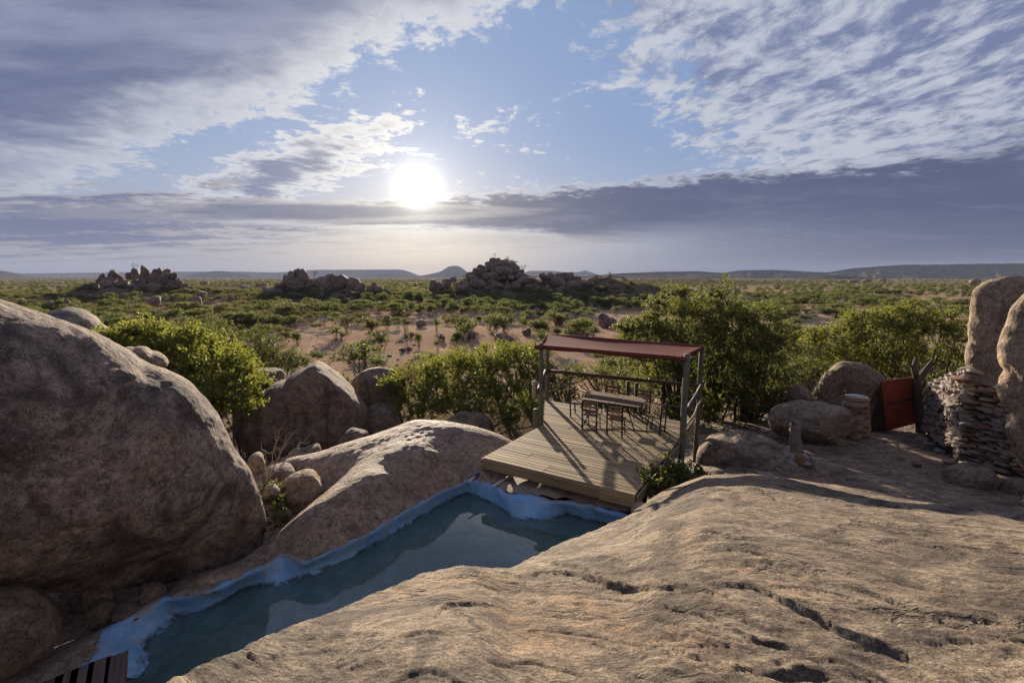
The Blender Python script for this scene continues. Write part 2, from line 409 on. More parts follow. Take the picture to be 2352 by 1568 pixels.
M['palebark'] = simple('pale_log', (0.40, 0.33, 0.22), 0.8, var=0.3, sc_=12)
M['black'] = simple('black_painted_steel', (0.022, 0.024, 0.024), 0.45, var=0.2)
M['canvas'] = simple('red_brown_canvas', (0.15, 0.046, 0.036), 0.9, var=0.3, sc_=4, spec=0.05)
M['pvc'] = simple('white_pipe', (0.62, 0.58, 0.5), 0.4, var=0.1)
M['bluepl'] = simple('blue_plastic', (0.02, 0.03, 0.22), 0.35, var=0.1)
M['steel'] = simple('polished_steel', (0.62, 0.62, 0.62), 0.18, metal=1.0, var=0.05)
M['plaster'] = simple('sandy_cement', (0.30, 0.235, 0.165), 0.85, var=0.3, sc_=5, bumpd=0.02)
M['shadow_earth'] = simple('shade_dark_earth', (0.055, 0.042, 0.03), 0.95, var=0.4)  # near-black tone puts the shade under the deck into the colour
def redpaint():
    m, t, o = mat('red_door_paint'); g = t.new('ShaderNodeNewGeometry')
    n = t.noise(g.outputs['Position'], 5, 6, 0.65); c = t.mix(t.ss(n, 0.4, 0.65), (0.23, 0.042, 0.022), (0.15, 0.03, 0.02))
    pbsdf(t, o, c, 0.6, t.bump(n, 0.3, 0.01)); return m
M['red'] = redpaint()
def stonemat():
    m, t, o = mat('wall_stone'); g = t.new('ShaderNodeNewGeometry'); oi = t.new('ShaderNodeObjectInfo')
    r = oi.outputs['Random']; n = t.noise(g.outputs['Position'], 14, 6, 0.65)
    c = t.mix(t.ss(r, 0.0, 0.6), (0.135, 0.10, 0.078), (0.30, 0.25, 0.205))
    c = t.mix(t.ss(r, 0.86, 0.93), c, (0.20, 0.12, 0.085))
    k = t.add(0.55, t.mul(n, 0.9)); c = t.mix(1.0, c, t.xyz(k, k, k), 'MULTIPLY')
    pbsdf(t, o, c, 0.85, t.bump(n, 0.8, 0.02)); return m
M['stone'] = stonemat()
def leafmat(name, a, b, tr, trans=0.5, sc_=1.2, spec=0.3):
    m, t, o = mat(name); g = t.new('ShaderNodeNewGeometry'); oi = t.new('ShaderNodeObjectInfo')
    n = t.noise(g.outputs['Position'], sc_, 4, 0.6); r = g.outputs['Random Per Island']
    f = t.add(t.mul(n, 0.75), t.add(t.mul(r, 0.4), t.mul(oi.outputs['Random'], 0.25)))
    c = t.mix(t.ss(f, 0.35, 1.0), a, b); ct = t.mix(t.ss(f, 0.35, 1.0), tuple(x * 0.7 for x in tr), tr)
    d = t.new('ShaderNodeBsdfPrincipled'); t.put(d.inputs['Base Color'], c); t.put(d.inputs['Roughness'], 0.45); t.put(d.inputs['Specular IOR Level'], spec)
    tl = t.new('ShaderNodeBsdfTranslucent'); t.put(tl.inputs[0], ct)
    mx = t.new('ShaderNodeMixShader'); mx.inputs[0].default_value = trans
    t.l.new(d.outputs[0], mx.inputs[1]); t.l.new(tl.outputs[0], mx.inputs[2]); t.l.new(mx.outputs[0], o.inputs[0])
    return m
M['leaf'] = leafmat('mopane_leaf', (0.05, 0.058, 0.021), (0.105, 0.115, 0.036), (0.28, 0.295, 0.065), 0.5)
M['leafy'] = leafmat('yellow_green_leaf', (0.058, 0.074, 0.019), (0.125, 0.14, 0.033), (0.35, 0.36, 0.06), 0.52)
M['leafd'] = leafmat('olive_leaf', (0.05, 0.06, 0.022), (0.10, 0.11, 0.036), (0.22, 0.24, 0.055), 0.45)
M['leafg'] = leafmat('far_green_leaf', (0.085, 0.097, 0.043), (0.15, 0.162, 0.07), (0.28, 0.30, 0.095), 0.45, 0.3, 0.03)
M['leafo'] = leafmat('far_olive_leaf', (0.085, 0.083, 0.042), (0.155, 0.14, 0.065), (0.27, 0.24, 0.09), 0.45, 0.3, 0.03)
# ================================================================ THE SETTING
PLAIN = -8.7
MOUNDS = [(-192, 242, 48, 8.0), (-93, 238, 36, 7.5), (-9, 262, 24, 12.5), (-12, 258, 46, 5.5), (40, 245, 34, 8.0), (68, 228, 26, 6.0), (-60, 150, 25, 0.8), (330, 900, 160, 9), (-300, 500, 90, 5)]
def ground_z(X):
    X = np.atleast_2d(np.asarray(X, float)); x, y = X[:, 0], X[:, 1]
    r = np.hypot(x, (y - 4) * 1.0)
    z = -2.7 + (PLAIN + 2.7) * smooth(17, 52, r) ** 0.85
    far = smooth(40, 90, r)
    z = z + far * 0.45 * fbm(np.c_[x / 45, y / 45, 0 * x], 3, 5) + 0.12 * fbm(np.c_[x / 4, y / 4, 0 * x], 3, 9)
    for (mx, my, mr, mh) in MOUNDS:
        d = np.hypot(x - mx, y - my) / mr
        z = z + mh * np.exp(-d * d * 1.2) * (1 + 0.25 * fbm(np.c_[x / 9, y / 9, 0 * x], 3, 21))
    z = z + smooth(2500, 12000, r) * 10
    return z
def gz(x, y): return float(ground_z([[x, y]])[0])
def on_ground(px, py):
    z = PLAIN
    for _ in range(12):
        p = PZ(px, py, min(z, 3.0)); z = gz(p.x, p.y)
    return Vector((p.x, p.y, z))

def ground_mat():
    m, t, o = mat('red_sand'); g = t.new('ShaderNodeNewGeometry'); pos = g.outputs['Position']
    a = t.noise(pos, 0.035, 6, 0.6); b = t.noise(pos, 0.35, 6, 0.6); c_ = t.noise(pos, 4.0, 5, 0.6)
    c = t.mix(t.ss(b, 0.35, 0.65), (0.43, 0.27, 0.175), (0.54, 0.365, 0.245))
    c = t.mix(t.mul(t.ss(a, 0.45, 0.62), 0.7), c, (0.47, 0.37, 0.235))
    c = t.mix(t.mul(t.ss(t.add(t.mul(c_, 0.5), t.mul(b, 0.5)), 0.52, 0.62), 0.55), c, (0.17, 0.11, 0.075))
    sx, sy, sz_ = t.sep(pos)
    # ground cover on the far plain
    d = t.m('SQRT', t.add(t.mul(sx, sx), t.mul(sy, sy)))
    fn = t.noise(t.map(pos, scale=(1, 0.5, 1)), 0.02, 7, 0.65)
    c = t.mix(t.mul(t.ss(d, 300, 1200), t.ss(fn, 0.38, 0.58)), c, (0.11, 0.115, 0.055))
    c = t.mix(t.ss(t.add(sz_, t.mul(b, 1.5)), -7.3, -5.6), c, t.mix(t.ss(c_, 0.4, 0.6), (0.13, 0.10, 0.065), (0.20, 0.145, 0.10)))
    h = t.add(c_, t.mul(b, 3))
    pbsdf(t, o, c, 0.95, t.bump(h, 0.6, 0.06), spec=0.0); return m
rr = np.concatenate([np.linspace(0.0, 20, 30), np.geomspace(20.6, 12000, 190)])
th = np.linspace(0, 2 * np.pi, 361)
# finer spacing in front
th = np.sort(np.concatenate([th[:-1], np.linspace(R(35), R(145), 320) + 0.001]))
XX = np.stack([rr[:, None] * np.cos(th)[None, :], 4 + rr[:, None] * np.sin(th)[None, :]], -1).reshape(-1, 2)
ZZ = ground_z(XX)
nr, nt = len(rr), len(th)
ii = np.arange(nr - 1)[:, None] * nt; jj = np.arange(nt)[None, :]; j2 = (jj + 1) % nt
FF = np.stack([ii + jj, ii + nt + jj, ii + nt + j2, ii + j2], -1).reshape(-1, 4)
tag(link('ground', mesh_np('ground', np.c_[XX, ZZ], FF, ground_mat())), kind='structure')

# vehicle tracks worn into the sand
def track_mat():
    m, t, o = mat('worn_track'); g = t.new('ShaderNodeNewGeometry'); n = t.noise(g.outputs['Position'], 1.5, 5, 0.6)
    pbsdf(t, o, t.mix(n, (0.48, 0.31, 0.21), (0.60, 0.41, 0.285)), 0.95, t.bump(n, 0.5, 0.05), spec=0.0); return m
TR = track_mat()
def track(pts, wid, name='track'):
    P = [on_ground(*p) for p in pts]; P = np.array([(p.x, p.y) for p in P])
    tt = np.linspace(0, 1, len(P)); q = np.linspace(0, 1, 60)
    C = np.c_[np.interp(q, tt, P[:, 0]), np.interp(q, tt, P[:, 1])]
    for _ in range(10): C[1:-1] = (C[:-2] + 2 * C[1:-1] + C[2:]) / 4
    d = np.gradient(C, axis=0); d /= np.linalg.norm(d, axis=1)[:, None]; nn = np.c_[-d[:, 1], d[:, 0]]
    cols = np.linspace(-1, 1, 5)
    wv = wid * (1 + 0.35 * fbm(np.c_[C, np.zeros(60)] / 3, 2, 3))
    XY = (C[:, None, :] + nn[:, None, :] * cols[None, :, None] * wv[:, None, None] / 2).reshape(-1, 2)
    tag(link(name, mesh_np(name, np.c_[XY, ground_z(XY) + 0.035], grid_faces(60, 5), TR)), kind='structure')
for pts in ([(690, 840), (720, 790), (724, 765), (745, 745), (800, 728)], [(715, 842), (735, 795), (738, 768), (760, 747), (820, 730)],
            [(640, 835), (740, 815), (800, 800), (900, 790)], [(660, 850), (745, 826), (790, 812), (760, 800), (720, 800)],
            [(1000, 742), (1100, 738), (1250, 738), (1400, 742)], [(1060, 760), (1160, 775), (1200, 800), (1130, 830)],
            [(1600, 680), (1800, 690), (2000, 700), (2230, 712)]):
    track(pts, 0.9)

# ---- far mountains, mesas and ridges
def mount_mat(name, c, c2):
    m, t, o = mat(name); g = t.new('ShaderNodeNewGeometry'); n = t.noise(g.outputs['Position'], 0.006, 8, 0.65); n2 = t.noise(g.outputs['Position'], 0.05, 5, 0.7)
    pbsdf(t, o, t.mix(t.ss(t.add(t.mul(n, .6), t.mul(n2, .4)), 0.4, 0.6), c, c2), 0.95, spec=0.0); return m
MM = mount_mat('mountain_scrub', (0.06, 0.058, 0.045), (0.13, 0.105, 0.08))
def mountain(pts, Y, wid, seed, flat=0.12, rough=1.0):
    px = np.array([p[0] for p in pts], float); py = np.array([p[1] for p in pts], float)
    n = max(60, int((px[-1] - px[0]) / 3)); q = np.linspace(px[0], px[-1], n); yy = np.interp(q, px, py)
    for _ in range(3): yy[1:-1] = (yy[:-2] + 2 * yy[1:-1] + yy[2:]) / 4
    C = np.array([PY(a, b, Y)[:] for a, b in zip(q, yy)])
    base = gz(0, Y) - 6
    prof = [(-1.0, 0.0), (-0.8, 0.10), (-0.6, 0.26), (-0.42, 0.45), (-0.28, 0.64), (-0.18, 0.80), (-flat, 0.96), (0, 1.0), (flat, 0.98), (0.3, 0.6), (0.6, 0.25), (1.0, 0.0)]
    V = []
    for (a, b) in prof:
        off = wid * a * (1 + 0.25 * fbm(np.c_[q / 40, q * 0 + a * 2, q * 0], 3, seed) * (abs(a) > flat))
        X = C[:, 0] * (1 + off / Y * 0.9); Yv = Y + off
        hh = np.maximum(C[:, 2] - base, 2.0)
        gul = 1 + 0.22 * rough * (b * (1 - b) * 4) * ridged(np.c_[q / 14, q * 0 + a * 1.5, q * 0], 3, seed + 3) * 0.5
        Z = base + hh * np.clip(b * gul, 0, 1.02)
        V.append(np.c_[X, Yv, Z])
    tag(link('mountain', mesh_np('mountain', np.concatenate(V), grid_faces(len(prof), n), MM)), kind='structure')
mountain([(-700, 628), (-200, 626), (0, 626), (60, 628), (150, 627), (300, 625), (420, 624), (560, 624), (640, 626), (720, 620), (920, 619), (935, 622), (960, 632), (985, 640)], 9800, 900, 1, 0.4)
mountain([(-900, 640), (-300, 622), (-60, 618), (10, 622), (60, 632), (110, 640), (150, 645)], 5600, 700, 2)
mountain([(395, 646), (430, 634), (470, 625), (500, 622), (530, 624), (560, 630), (600, 640), (640, 646)], 7200, 700, 3, 0.3)
mountain([(120, 645), (165, 637), (215, 642), (260, 648)], 6400, 500, 8)
mountain([(780, 646), (830, 634), (870, 629), (905, 630), (950, 636), (985, 630), (1012, 624), (1030, 612), (1042, 610), (1055, 611), (1075, 626), (1100, 636), (1140, 646)], 7600, 600, 4, 0.2)
mountain([(560, 650), (640, 642), (720, 645), (820, 640), (900, 641), (1000, 643), (1120, 646), (1180, 652)], 4800, 700, 5)
mountain([(1180, 640), (1215, 622), (1270, 622), (1300, 626), (1330, 625), (1345, 620), (1352, 624), (1372, 630), (1400, 640)], 9200, 600, 6, 0.3)
mountain([(1240, 646), (1330, 636), (1420, 628), (1520, 624), (1600, 623), (1660, 627), (1700, 621), (1780, 620), (1850, 624), (1900, 626), (1960, 616), (2060, 609), (2200, 607), (2352, 605), (2700, 600), (3200, 612)], 4300, 900, 7, 0.2, 1.4)
mountain([(1780, 646), (1860, 636), (1900, 632), (1960, 635), (2040, 642), (2090, 648)], 2600, 350, 9)
mountain([(2000, 646), (2200, 637), (2400, 633), (2800, 632), (3300, 640)], 3000, 500, 10)

# ---- the granite we stand on
def rock_detail(P, amp=1.0, ang=0.4, seed=0, flip=1.0):
    # exfoliating sheets: gentle treads that end in sharp little scarps, plus hollows, metres
    c, s = math.cos(ang), math.sin(ang)
    u = P[:, 0] * c + P[:, 1] * s; v = (-P[:, 0] * s + P[:, 1] * c) * flip; o = u * 0
    big = fbm(np.c_[u * .35, v * .5, o], 3, seed)
    n = fbm(np.c_[u * .6, v * 1.3, o], 5, seed + 1)
    h = 0.07 * big + 0.015 * n
    for (fr, am, wob, sd) in ((0.8, .04, 1.1, 11), (1.9, .018, 1.0, 12), (4.3, .004, .9, 13)):
        x = v * fr + wob * fbm(np.c_[u * fr * .45, v * fr * .6, o], 4, seed + sd)
        mask = smooth(-.25, .45, fbm(np.c_[u * fr * .55, v * fr * .7, o], 3, seed + sd + 30))
        h = h + 0.75 * am * mask * (terrace(x, 1.0, 0.05) - x)
        # sheet scars, broken across the grain
        x2 = fbm(np.c_[u * fr * .5, v * fr * 1.1, o], 4, seed + sd + 60)
        h = h + am * .16 * terrace(x2, 2.2, 0.10)
    pit = smooth(-.2, .5, fbm(np.c_[u * .9, v * 1.2, o], 3, seed + 77))
    h = h + (0.006 + 0.012 * pit) * fbm(np.c_[u * 5.5, v * 8.5, P[:, 2] * 5], 5, seed + 81, 0.62) + 0.010 * pit * ridged(np.c_[u * 3, v * 5.5, o], 3, seed + 85) * .5
    return amp * h
EDGE = [(-300, 1900, 1.7), (100, 1720, 1.9), (300, 1632, 2.15), (420, 1568, 2.5), (600, 1492, 3.0), (760, 1418, 3.5), (950, 1335, 4.05), (1020, 1309, 4.25), (1080, 1302, 4.35), (1130, 1304, 4.5), (1170, 1309, 4.7), (1280, 1250, 5.7), (1440, 1186, 7.35), (1520, 1133, 8.3), (1620, 1092, 9.2), (1720, 1086, 9.7), (1900, 1112, 9.7), (2100, 1150, 9.3), (2352, 1195, 8.7), (2700, 1235, 8.2), (3200, 1260, 7.8)]
ea = []; eT = []; er = []
for (px, py, r_) in EDGE:
    a, b, c = ray(px, py); ea.append(math.atan2(a, b)); eT.append(-c / math.hypot(a, b)); er.append(r_)
def slab_z(az, r):
    Ts = np.interp(az, ea, eT); rs = np.interp(az, ea, er)
    r0 = 0.6; z0 = CAMH - 1.62
    zs = CAMH - rs * Ts
    k = np.clip((r - r0) / (rs - r0), 0, 1)
    z = z0 + (zs - z0) * k + 0.16 * np.sin(np.pi * k) * smooth(0.5, 2.5, rs - 2)
    e = np.maximum(r - rs, 0)
    # round off smoothly towards the edge, then fall away
    z = z - e * Ts - 1.15 * e ** 1.7
    return np.maximum(z, -3.2)
naz, nrd = 620, 380
AZ = np.linspace(R(-100), R(100), naz); RD = np.concatenate([np.linspace(0.02, 0.9, 14), np.geomspace(0.93, 13.5, nrd - 14)])
A2, R2 = np.meshgrid(AZ, RD); A2 = A2.ravel(); R2 = R2.ravel()
X2 = np.c_[R2 * np.sin(A2), R2 * np.cos(A2)]
Z2 = slab_z(np.clip(A2, ea[0], ea[-1]), R2)
def crease(pts, depth, wid):
    global Z2
    W = []
    for (px, py) in pts:                        # march the viewing ray to the slab
        a, b, c = ray(px, py); az = math.atan2(a, b); T = -c / math.hypot(a, b); r = np.linspace(1, 11, 800)
        g = slab_z(np.full(800, az), r) - (CAMH - r * T); k = np.argmax(g > 0)
        if not (g > 0).any() or r[k] < 1.2: continue
        W.append((r[k] * math.sin(az), r[k] * math.cos(az)))
    if len(W) < 2: return
    d = seg_dist(X2, W); Z2 = Z2 - depth * np.exp(-(d / wid) ** 2)
QW = X2 + 0.06 * np.c_[fbm(np.c_[X2 * 2.5, X2[:, :1] * 0], 4, 7, .6), fbm(np.c_[X2 * 2.5, X2[:, :1] * 0 + 9], 4, 8, .6)]
def scarp(pts, height, reach):                     # the near side has flaked away, the far side stands proud
    global Z2
    W = []
    for (px, py) in pts:
        a, b, c = ray(px, py); az = math.atan2(a, b); T = -c / math.hypot(a, b); r = np.linspace(1, 11, 800)
        g = slab_z(np.full(800, az), r) - (CAMH - r * T); k = np.argmax(g > 0)
        if (g > 0).any() and r[k] > 1.2: W.append(np.array([r[k] * math.sin(az), r[k] * math.cos(az)]))
    best = np.full(len(X2), 1e9); side = np.zeros(len(X2)); tt = np.zeros(len(X2)); n = len(W) - 1
    Q = QW
    for i in range(n):
        a, b = W[i], W[i + 1]; ab = b - a; t = np.clip(((Q - a) @ ab) / (ab @ ab), 0, 1); d = np.linalg.norm(Q - (a + t[:, None] * ab), axis=1)
        cr = ab[0] * (Q[:, 1] - a[1]) - ab[1] * (Q[:, 0] - a[0]); m = d < best
        best = np.where(m, d, best); side = np.where(m, cr, side); tt = np.where(m, (i + t) / n, tt)
    env = np.clip(np.sin(np.pi * tt), 0, 1) ** .6; near_ = 1 - smooth(-.012, .012, np.sign(side) * best)
    Z2 = Z2 - height * env * (near_ * np.exp(-best / reach)) + 0.35 * height * env * (1 - near_) * np.exp(-best / (reach * .5))
for pts, hh_, re_ in (([(1140, 1313), (1280, 1308), (1400, 1332), (1500, 1345), (1600, 1340)], .10, .5), ([(1600, 1328), (1720, 1335), (1850, 1390), (1960, 1440), (2100, 1500), (2250, 1560)], .08, .4),
                     ([(1000, 1425), (1040, 1390), (1100, 1385), (1160, 1402)], .045, .2), ([(1930, 1238), (2060, 1240), (2180, 1262), (2300, 1290)], .04, .25), ([(1240, 1287), (1320, 1300), (1400, 1324)], .05, .2),
                     ([(1560, 1420), (1700, 1438), (1800, 1458)], .03, .2), ([(1050, 1330), (1110, 1345), (1180, 1360), (1260, 1384)], .03, .2), ([(1680, 1190), (1800, 1200), (1900, 1222)], .025, .3), ([(1900, 1330), (2050, 1380), (2200, 1430), (2340, 1470)], .045, .3),
                     ([(1300, 1440), (1400, 1470), (1480, 1480)], .03, .15), ([(1700, 1510), (1820, 1530), (1960, 1560)], .03, .2), ([(2080, 1320), (2200, 1350), (2330, 1390)], .03, .25), ([(900, 1480), (980, 1450), (1060, 1462)], .03, .15)):
    scarp(pts, hh_ * (.42 if hh_ > .06 else .5), re_)
rk = random.Random(31)
for _ in range(34):                                # long thin cracks along the grain
    x0, y0 = rk.uniform(950, 2330), rk.uniform(1230, 1560)
    if y0 < 1600 - (x0 - 400) * .42: continue
    L_ = rk.uniform(120, 380); sl_ = rk.uniform(.0, .42); cv = rk.uniform(-.12, .12)
    crease([(x0 + L_ * q / 5, y0 + L_ * q / 5 * sl_ + L_ * cv * math.sin(q / 5 * 3.14) + rk.uniform(-5, 5)) for q in range(6)], rk.uniform(.012, .022), rk.uniform(.008, .014))
crease([(1600, 1100), (1900, 1130), (2300, 1210)], -0.05, 0.35)
Z2 = Z2 + rock_detail(np.c_[X2, Z2], 1.0, -0.42, 40) * smooth(0.3, 1.2, R2) * 0.85
tag(link('granite_slab', mesh_np('granite_slab', np.c_[X2, Z2], grid_faces(nrd, naz)[:, ::-1], M['slab'])), kind='structure')

# ---- pool: waterline and rim as seen, both at their own levels
WZ, RZ = -0.85, -0.47
WL = [(300, 1560), (321, 1522), (345, 1478), (376, 1430), (407, 1412), (478, 1396), (520, 1375), (564, 1345), (600, 1341), (642, 1341), (684, 1327), (804, 1281), (846, 1255), (912, 1217), (988, 1171), (1040, 1143), (1076, 1130),
      (1108, 1147), (1147, 1165), (1169, 1180), (1203, 1192), (1240, 1194), (1281, 1187), (1303, 1178), (1342, 1192), (1381, 1200), (1430, 1212)]
RL = [(205, 1540), (222, 1500), (236, 1452), (300, 1418), (372, 1380), (440, 1368), (506, 1352), (547, 1327), (600, 1306), (640, 1276), (690, 1292), (760, 1266), (820, 1240), (900, 1190), (960, 1158), (1030, 1122), (1073, 1103),
      (1100, 1104), (1134, 1115), (1167, 1137), (1203, 1135), (1240, 1141), (1275, 1150), (1298, 1150), (1332, 1158), (1380, 1169), (1440, 1183)]
W3 = np.array([PZ(x, y, WZ)[:] for x, y in WL]); R3 = np.array([PZ(x, y, RZ)[:] for x, y in RL])
near_side = [(3.6, 7.6), (2.4, 6.0), (1.2, 4.6), (0, 3.9), (-1.2, 3.6), (-2.4, 3.3), (-3.6, 3.6), (-4.4, 4.3)]
pool_xy = [tuple(p[:2]) for p in W3] + near_side
rim_xy = [tuple(p[:2]) for p in R3] + near_side
def resample(P, n):
    d = np.r_[0, np.cumsum(np.linalg.norm(np.diff(P, axis=0), axis=1))]; q = np.linspace(0, d[-1], n)
    return np.c_[[np.interp(q, d, P[:, k]) for k in range(3)]].T
NW = 260
# resample both lines by the same station so that they correspond
st = np.linspace(0, len(W3) - 1, NW); ix = np.arange(len(W3))
Wr = np.c_[[np.interp(st, ix, W3[:, k]) for k in range(3)]].T; Rr = np.c_[[np.interp(st, ix, R3[:, k]) for k in range(3)]].T
def sm(A, n):
    A = A.copy()
    for _ in range(n): A[1:-1] = (A[:-2] + 2 * A[1:-1] + A[2:]) / 4
    return A
Wr, Rr = sm(Wr, 3), sm(Rr, 3)
cen = np.array([-0.6, 6.6])
inw = np.zeros((NW, 2)); tg = np.gradient(Wr[:, :2], axis=0); tg /= np.linalg.norm(tg, axis=1)[:, None]; inw = np.c_[tg[:, 1], -tg[:, 0]]
inw = sm(np.c_[inw, np.zeros(NW)], 30)[:, :2]
rows = []
shl = 1 - smooth(0.35, 0.62, np.linspace(0, 1, NW))               # the near end shelves gently
for (o1, z1, o2, z2) in ((0.85, -2.15, 1.9, -1.55), (0.5, -1.6, 1.15, -1.22), (0.16, -1.1, 0.4, -0.98)):
    rows.append(np.c_[Wr[:, :2] + inw * (o1 + (o2 - o1) * shl)[:, None], z1 + (z2 - z1) * shl])
rows.append(Wr)
rows.append(Wr * 0.55 + Rr * 0.45)
rows.append(Wr * 0.2 + Rr * 0.8)
rows.append(Rr)
rows.append(np.c_[Rr[:, :2] - inw * 0.13, Rr[:, 2] + 0.0])
rows.append(np.c_[Rr[:, :2] - inw * 0.27, Rr[:, 2] - 0.2])
rows = [sm(r, 1) for r in rows]
V = np.concatenate(rows); k = np.repeat(np.arange(len(rows)), NW)
V = V + (0.045 * fbm(V * 2.6, 4, 3, .55) * (k >= 3))[:, None] * np.array([0.6, 0.6, 0.8])
def pool_paint():
    m, t, o = mat('blue_pool_paint'); g = t.new('ShaderNodeNewGeometry'); pos = g.outputs['Position']
    x, y, z = t.sep(pos); n = t.noise(pos, 2.2, 7, 0.65); nf = t.noise(pos, 11, 6, 0.7, 0.5); nb = t.noise(pos, 0.9, 3, 0.5)
    c = t.mix(t.ss(n, 0.35, 0.65), (0.15, 0.36, 0.64), (0.26, 0.48, 0.70))
    c = t.mix(t.mul(t.ss(t.add(t.mul(nf, .5), t.mul(nb, .5)), 0.52, 0.62), 0.4), c, (0.42, 0.48, 0.53))        # chalky worn paint
    c = t.mix(t.mul(t.ss(t.noise(pos, 3.1, 5, 0.6), 0.56, 0.66), 0.5), c, (0.36, 0.30, 0.23))                     # bare cement
    c = t.mix(t.mul(t.ss(t.add(z, t.mul(t.sub(n, 0.5), 0.28)), -0.50, -0.455), 0.85), c, t.mix(nf, (0.20, 0.15, 0.12), (0.36, 0.28, 0.225)))   # the paint stops short of the rim
    # algae grows from the waterline down
    al = t.add(z, t.mul(t.sub(nf, 0.5), 0.22))
    grow = t.m('MULTIPLY', t.ss(al, -0.76, -0.86), t.ss(t.noise(t.map(pos, scale=(1, 1, 2)), 2.3, 9, 0.74, 0.8), 0.43, 0.50))
    c = t.mix(t.mul(grow, 0.93), c, (0.012, 0.02, 0.014))
    pbsdf(t, o, c, 0.5, t.bump(t.add(nf, n), 0.5, 0.02), spec=0.4); return m
PP = pool_paint()
pool = empty('swimming_pool', (float(W3[16][0]), float(W3[16][1]), -2.15)); tag(pool, 'rock pool with blue painted plaster rim set between granite slabs', 'pool')
def put_in(name, me, par):
    o = link(name, me); o.parent = par; o.matrix_parent_inverse = Matrix.Translation(-Vector(par.location)); return o
put_in('wall', mesh_np('wall', V, grid_faces(len(rows), NW)[:, ::-1], PP), pool)
bot = bmesh.new(); fpoly = bot.faces.new([bot.verts.new((x, y, -2.12)) for x, y in [tuple(p) for p in (Wr[::6, :2] + inw[::6] * 0.3)] + near_side]); bmesh.ops.triangulate(bot, faces=[fpoly])
me = bpy.data.meshes.new('floor'); bot.to_mesh(me); bot.free(); me.materials.append(simple('teal_pool_floor', (0.26, 0.46, 0.44), 0.7, var=.35, sc_=.9)); put_in('floor', me, pool)
def water_mat():
    m, t, o = mat('pool_water'); g = t.new('ShaderNodeNewGeometry'); pos = g.outputs['Position']
    n = t.noise(t.map(pos, scale=(1, 0.8, 1), rot=(0, 0, .5)), 2.0, 3, 0.5, 0.3); bp = t.bump(n, 0.10, 0.05)
    tr = t.new('ShaderNodeBsdfTransparent'); tr.inputs[0].default_value = (0.74, 0.87, 0.87, 1)
    df = t.new('ShaderNodeBsdfDiffuse'); df.inputs[0].default_value = (0.22, 0.37, 0.34, 1)
    mx = t.new('ShaderNodeMixShader')
    d2 = t.v('DISTANCE', pos, tuple(Vector((-0.2, 6.6, WZ)))); t.put(mx.inputs[0], 0.34)
    t.l.new(tr.outputs[0], mx.inputs[1]); t.l.new(df.outputs[0], mx.inputs[2])
    gl = t.new('ShaderNodeBsdfGlossy'); gl.inputs['Roughness'].default_value = 0.02; t.put(gl.inputs['Normal'], bp); gl.inputs[0].default_value = (1, 1, 1, 1)
    fr = t.new('ShaderNodeFresnel'); fr.inputs[0].default_value = 1.75; t.put(fr.inputs['Normal'], bp)
    m2 = t.new('ShaderNodeMixShader'); t.l.new(fr.outputs[0], m2.inputs[0]); t.l.new(mx.outputs[0], m2.inputs[1]); t.l.new(gl.outputs[0], m2.inputs[2])
    t.l.new(m2.outputs[0], o.inputs[0]); return m
bw = bmesh.new(); fpoly = bw.faces.new([bw.verts.new((x, y, WZ)) for x, y in [tuple(p) for p in (Wr[::3, :2] - inw[::3] * 0.15)] + near_side]); bmesh.ops.triangulate(bw, faces=[fpoly])
me = bpy.data.meshes.new('water'); bw.to_mesh(me); bw.free(); me.materials.append(water_mat())
if me.polygons[0].normal.z < 0: me.flip_normals()
tag(link('water', me), kind='structure')

# ---- rock bank left of and behind the pool
BP = []
def bpnt(px, py, z): p = PZ(px, py, z); BP.append((p.x, p.y, z))
for i in range(0, 17, 2): BP.append((R3[i][0] - 0.10, R3[i][1] + 0.08, RZ - 0.05))
for a in [(640, 1258, -.30), (665, 1215, -.12), (700, 1192, -.02), (750, 1168, .06), (800, 1135, .12), (845, 1108, .18), (880, 1100, .18), (925, 1106, .08), (955, 1130, -.15), (760, 1225, -.16), (850, 1180, -.12), (900, 1150, -.12),
          (790, 1098, -.02), (830, 1062, .12), (872, 1030, .22), (915, 992, .34), (955, 967, .40), (990, 970, .36), (1022, 980, .36), (1060, 984, .28), (1100, 992, .12), (1150, 1000, -.15), (1000, 1040, .22), (1040, 1062, .02), (1080, 1080, -.30), (950, 1060, .18), (900, 1085, .1),
          (869, 994, .18), (787, 1020, .0), (720, 1045, -.15), (665, 1070, -.30), (700, 1090, -.35), (740, 1090, -.25), (770, 1112, -.25),
          (650, 1130, -.80), (625, 1180, -.95), (690, 1140, -.75), (620, 1240, -.75),
          (415, 1350, -.42), (470, 1325, -.40), (530, 1318, -.42), (330, 1385, -.52), (250, 1430, -.55), (200, 1470, -.42), (140, 1520, -.45), (60, 1560, -.5), (180, 1560, -.6), (120, 1470, -.9), (270, 1385, -.95), (180, 1420, -1.0)]: bpnt(*a)
for a in [(-8, 9, -.3), (-6, 8, -.5), (-5.1, 7.5, -.8), (-6.2, 6.9, -.85), (-5.5, 10, -1.0), (-7, 6.5, -.8), (-7.5, 7.5, -.4), (-8.6, 6.5, -.4), (-9, 13, -1.6), (-5, 13, -1.1), (-3.6, 13.5, -.8), (-2.5, 15.5, -1.6), (0, 15, -1.8), (2, 14.5, -1.9), (1.0, 12.2, -1.0), (-8, 5, -.9), (-6.5, 3.5, -.5), (-5.2, 2.0, -.6), (0.2, 11.0, -.75), (-2, 18, -2.6), (-9, 18, -2.5)]: BP.append(a)  # points beneath the huge boulder raised to block sun leaking under it
BP = np.array(BP); tps = TPS(BP[:, :2], BP[:, 2], 3e-3)
gx = np.arange(-9.0, 1.6, 0.045); gy = np.arange(2.0, 18.0, 0.05)
GX, GY = np.meshgrid(gx, gy); G = np.c_[GX.ravel(), GY.ravel()]
